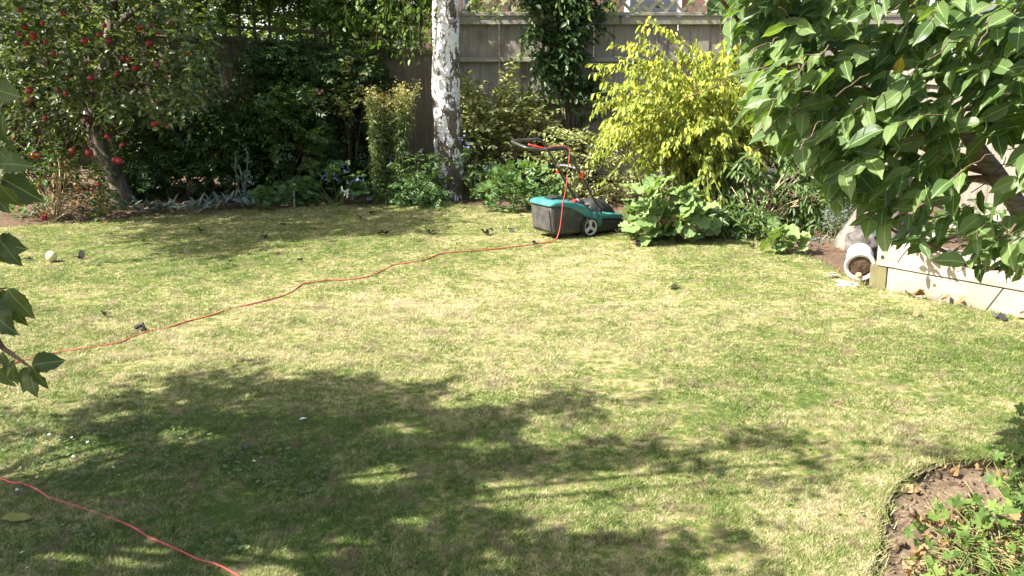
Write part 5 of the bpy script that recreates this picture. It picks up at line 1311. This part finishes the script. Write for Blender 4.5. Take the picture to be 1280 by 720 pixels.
for gx_, gy_, gr_ in [(505, 535, .13), (600, 560, .13), (665, 622, .22), (745, 648, .16), (480, 598, .16), (60, 690, .26), (190, 695, .16), (440, 678, .13), (60, 572, .30), (110, 566, .2), (775, 602, .2), (520, 650, .1), (330, 712, .15), (230, 548, .14), (690, 548, .18), (740, 522, .3), (560, 505, .12), (400, 645, .1), (860, 640, .25), (620, 700, .1), (150, 620, .12)]:
    c_ = gp(gx_, gy_); keep &= ((SG[:, 0] - c_[0]) ** 2 / (gr_ * 1.2) ** 2 + (SG[:, 1] - c_[1]) ** 2 / gr_ ** 2) > (.6 + .8 * rs.rand(len(P)))
P, T, Nn = P[keep], T[keep], Nn[keep]
foliage(stt, OV, P, T, Nn, (.075, .115), M['apple_leaf'], 'crown')
arms = [clumps_for([a_, b_, c_], 8 if c_[0] < 850 else 3, (3.2, 3.9)) for a_, b_, c_ in (((640, 510), (890, 486), (700, 522)), ((240, 470), (300, 466), (200, 498)), ((410, 466), (470, 474), (380, 486)), ((960, 545), (1050, 545), (990, 560)), ((1090, 560), (1240, 556), (1150, 570)), ((960, 605), (1050, 590), (980, 625)), ((870, 540), (950, 556), (900, 556)), ((890, 680), (920, 672), (900, 695)), ((660, 500), (740, 495), (700, 505)))]
B = np.vstack(arms); B = np.repeat(B, 3, 0) + rs.randn(len(B) * 3, 3) * .06
P, T, Nn, _ = sprays(B, rs.randn(len(B), 3) + [.3, .1, .0], (.12, .25), 6, .2, .2)
foliage(stt, OV, P, T, Nn, (.06, .09), M['apple_leaf'], 'outer_shoots')
V, F = trunk_mesh([ST, ST + [.1, .05, .9], ST + [.25, .15, 1.9], ST + [.5, .3, 3.0], ST + [.9, .5, 3.9]], [.17, .15, .14, .10, .05], 24, 8, amp=.02, flare=.05, sc=8)
link('trunk', fmesh('trunk', V - wloc(stt), F, True), M['bark'], stt)
mb = MB(); hub = ST + [.3, .2, 2.2]
for c_ in list(cl[::7]) + [a_[0] for a_ in arms]:
    pts = smooth_path([hub + rs.randn(3) * .1, (hub + c_) / 2 + rs.randn(3) * .12 + [0, 0, .15], c_], 5); mb.tube(pts, list(np.linspace(.035, .006, len(pts))), 5)
YL = 2.45
tip_tw = [[hub + [.3, 0, .2], np.array([-2.1, 2.6, 2.9]), at(-70, 60, YL), at(-25, 160, YL), at(-12, 260, YL), at(-10, 340, YL), at(-14, 395, YL), at(0, 430, YL), at(14, 442, YL), at(28, 452, YL), at(40, 460, YL)], [at(-20, 210, YL), at(-6, 222, YL), at(6, 228, YL)], [at(-12, 300, YL), at(-2, 304, YL), at(5, 306, YL)], [at(-12, 365, YL), at(-4, 362, YL), at(8, 360, YL)]]
for p_ in tip_tw:
    pts = smooth_path(p_, 5); mb.tube(pts, list(np.linspace(.02 if len(p_) > 5 else .004, .0022, len(pts))), 6)
mb.build('branches', M['twig'], stt, smooth=True, kind='stuff')
LLm = [big_leaf(s_ + 30, .62, .3, .12, jag=.07) for s_ in range(5)]
for m_ in LLm: m_.materials.append(M['left_leaf'])
LL = [(2, 143, 5, 200, .4), (-8, 100, 14, 106, .6), (-4, 112, 16, 118, .5), (4, 222, 46, 256, .6), (-2, 230, 26, 266, .7), (2, 205, 33, 204, .5), (0, 188, 18, 216, .6), (-10, 240, 10, 268, .6), (-12, 180, 8, 212, .6), (3, 304, 24, 336, .8), (-6, 303, 8, 338, .8), (-4, 304, 26, 310, .5), (10, 361, 38, 404, .9), (2, 362, 26, 416, .7), (-10, 372, 10, 424, .7), (-6, 392, 16, 420, .8), (40, 457, 77, 448, .28), (40, 459, 20, 495, .9), (42, 460, 56, 494, .9), (36, 458, 40, 500, .6), (18, 455, 10, 492, .9), (2, 440, 8, 462, .5), (-6, 455, 12, 490, .9), (20, 450, 2, 470, .6)]
for i, (bx, by, tx, ty, wd_) in enumerate(LL):
    Yi = YL + rs.randn() * .04; p0, p1 = at(bx, by, Yi), at(tx, ty, Yi - .03 + rs.randn() * .03); d_ = p1 - p0; ln_ = np.linalg.norm(d_)
    n_ = np.array([-.35, -1.0, .35]) + rs.randn(3) * .25
    leaf_objects(stt, [LLm[i % 5]], p0[None], d_[None], n_[None], [ln_ * .9], M['left_leaf'])
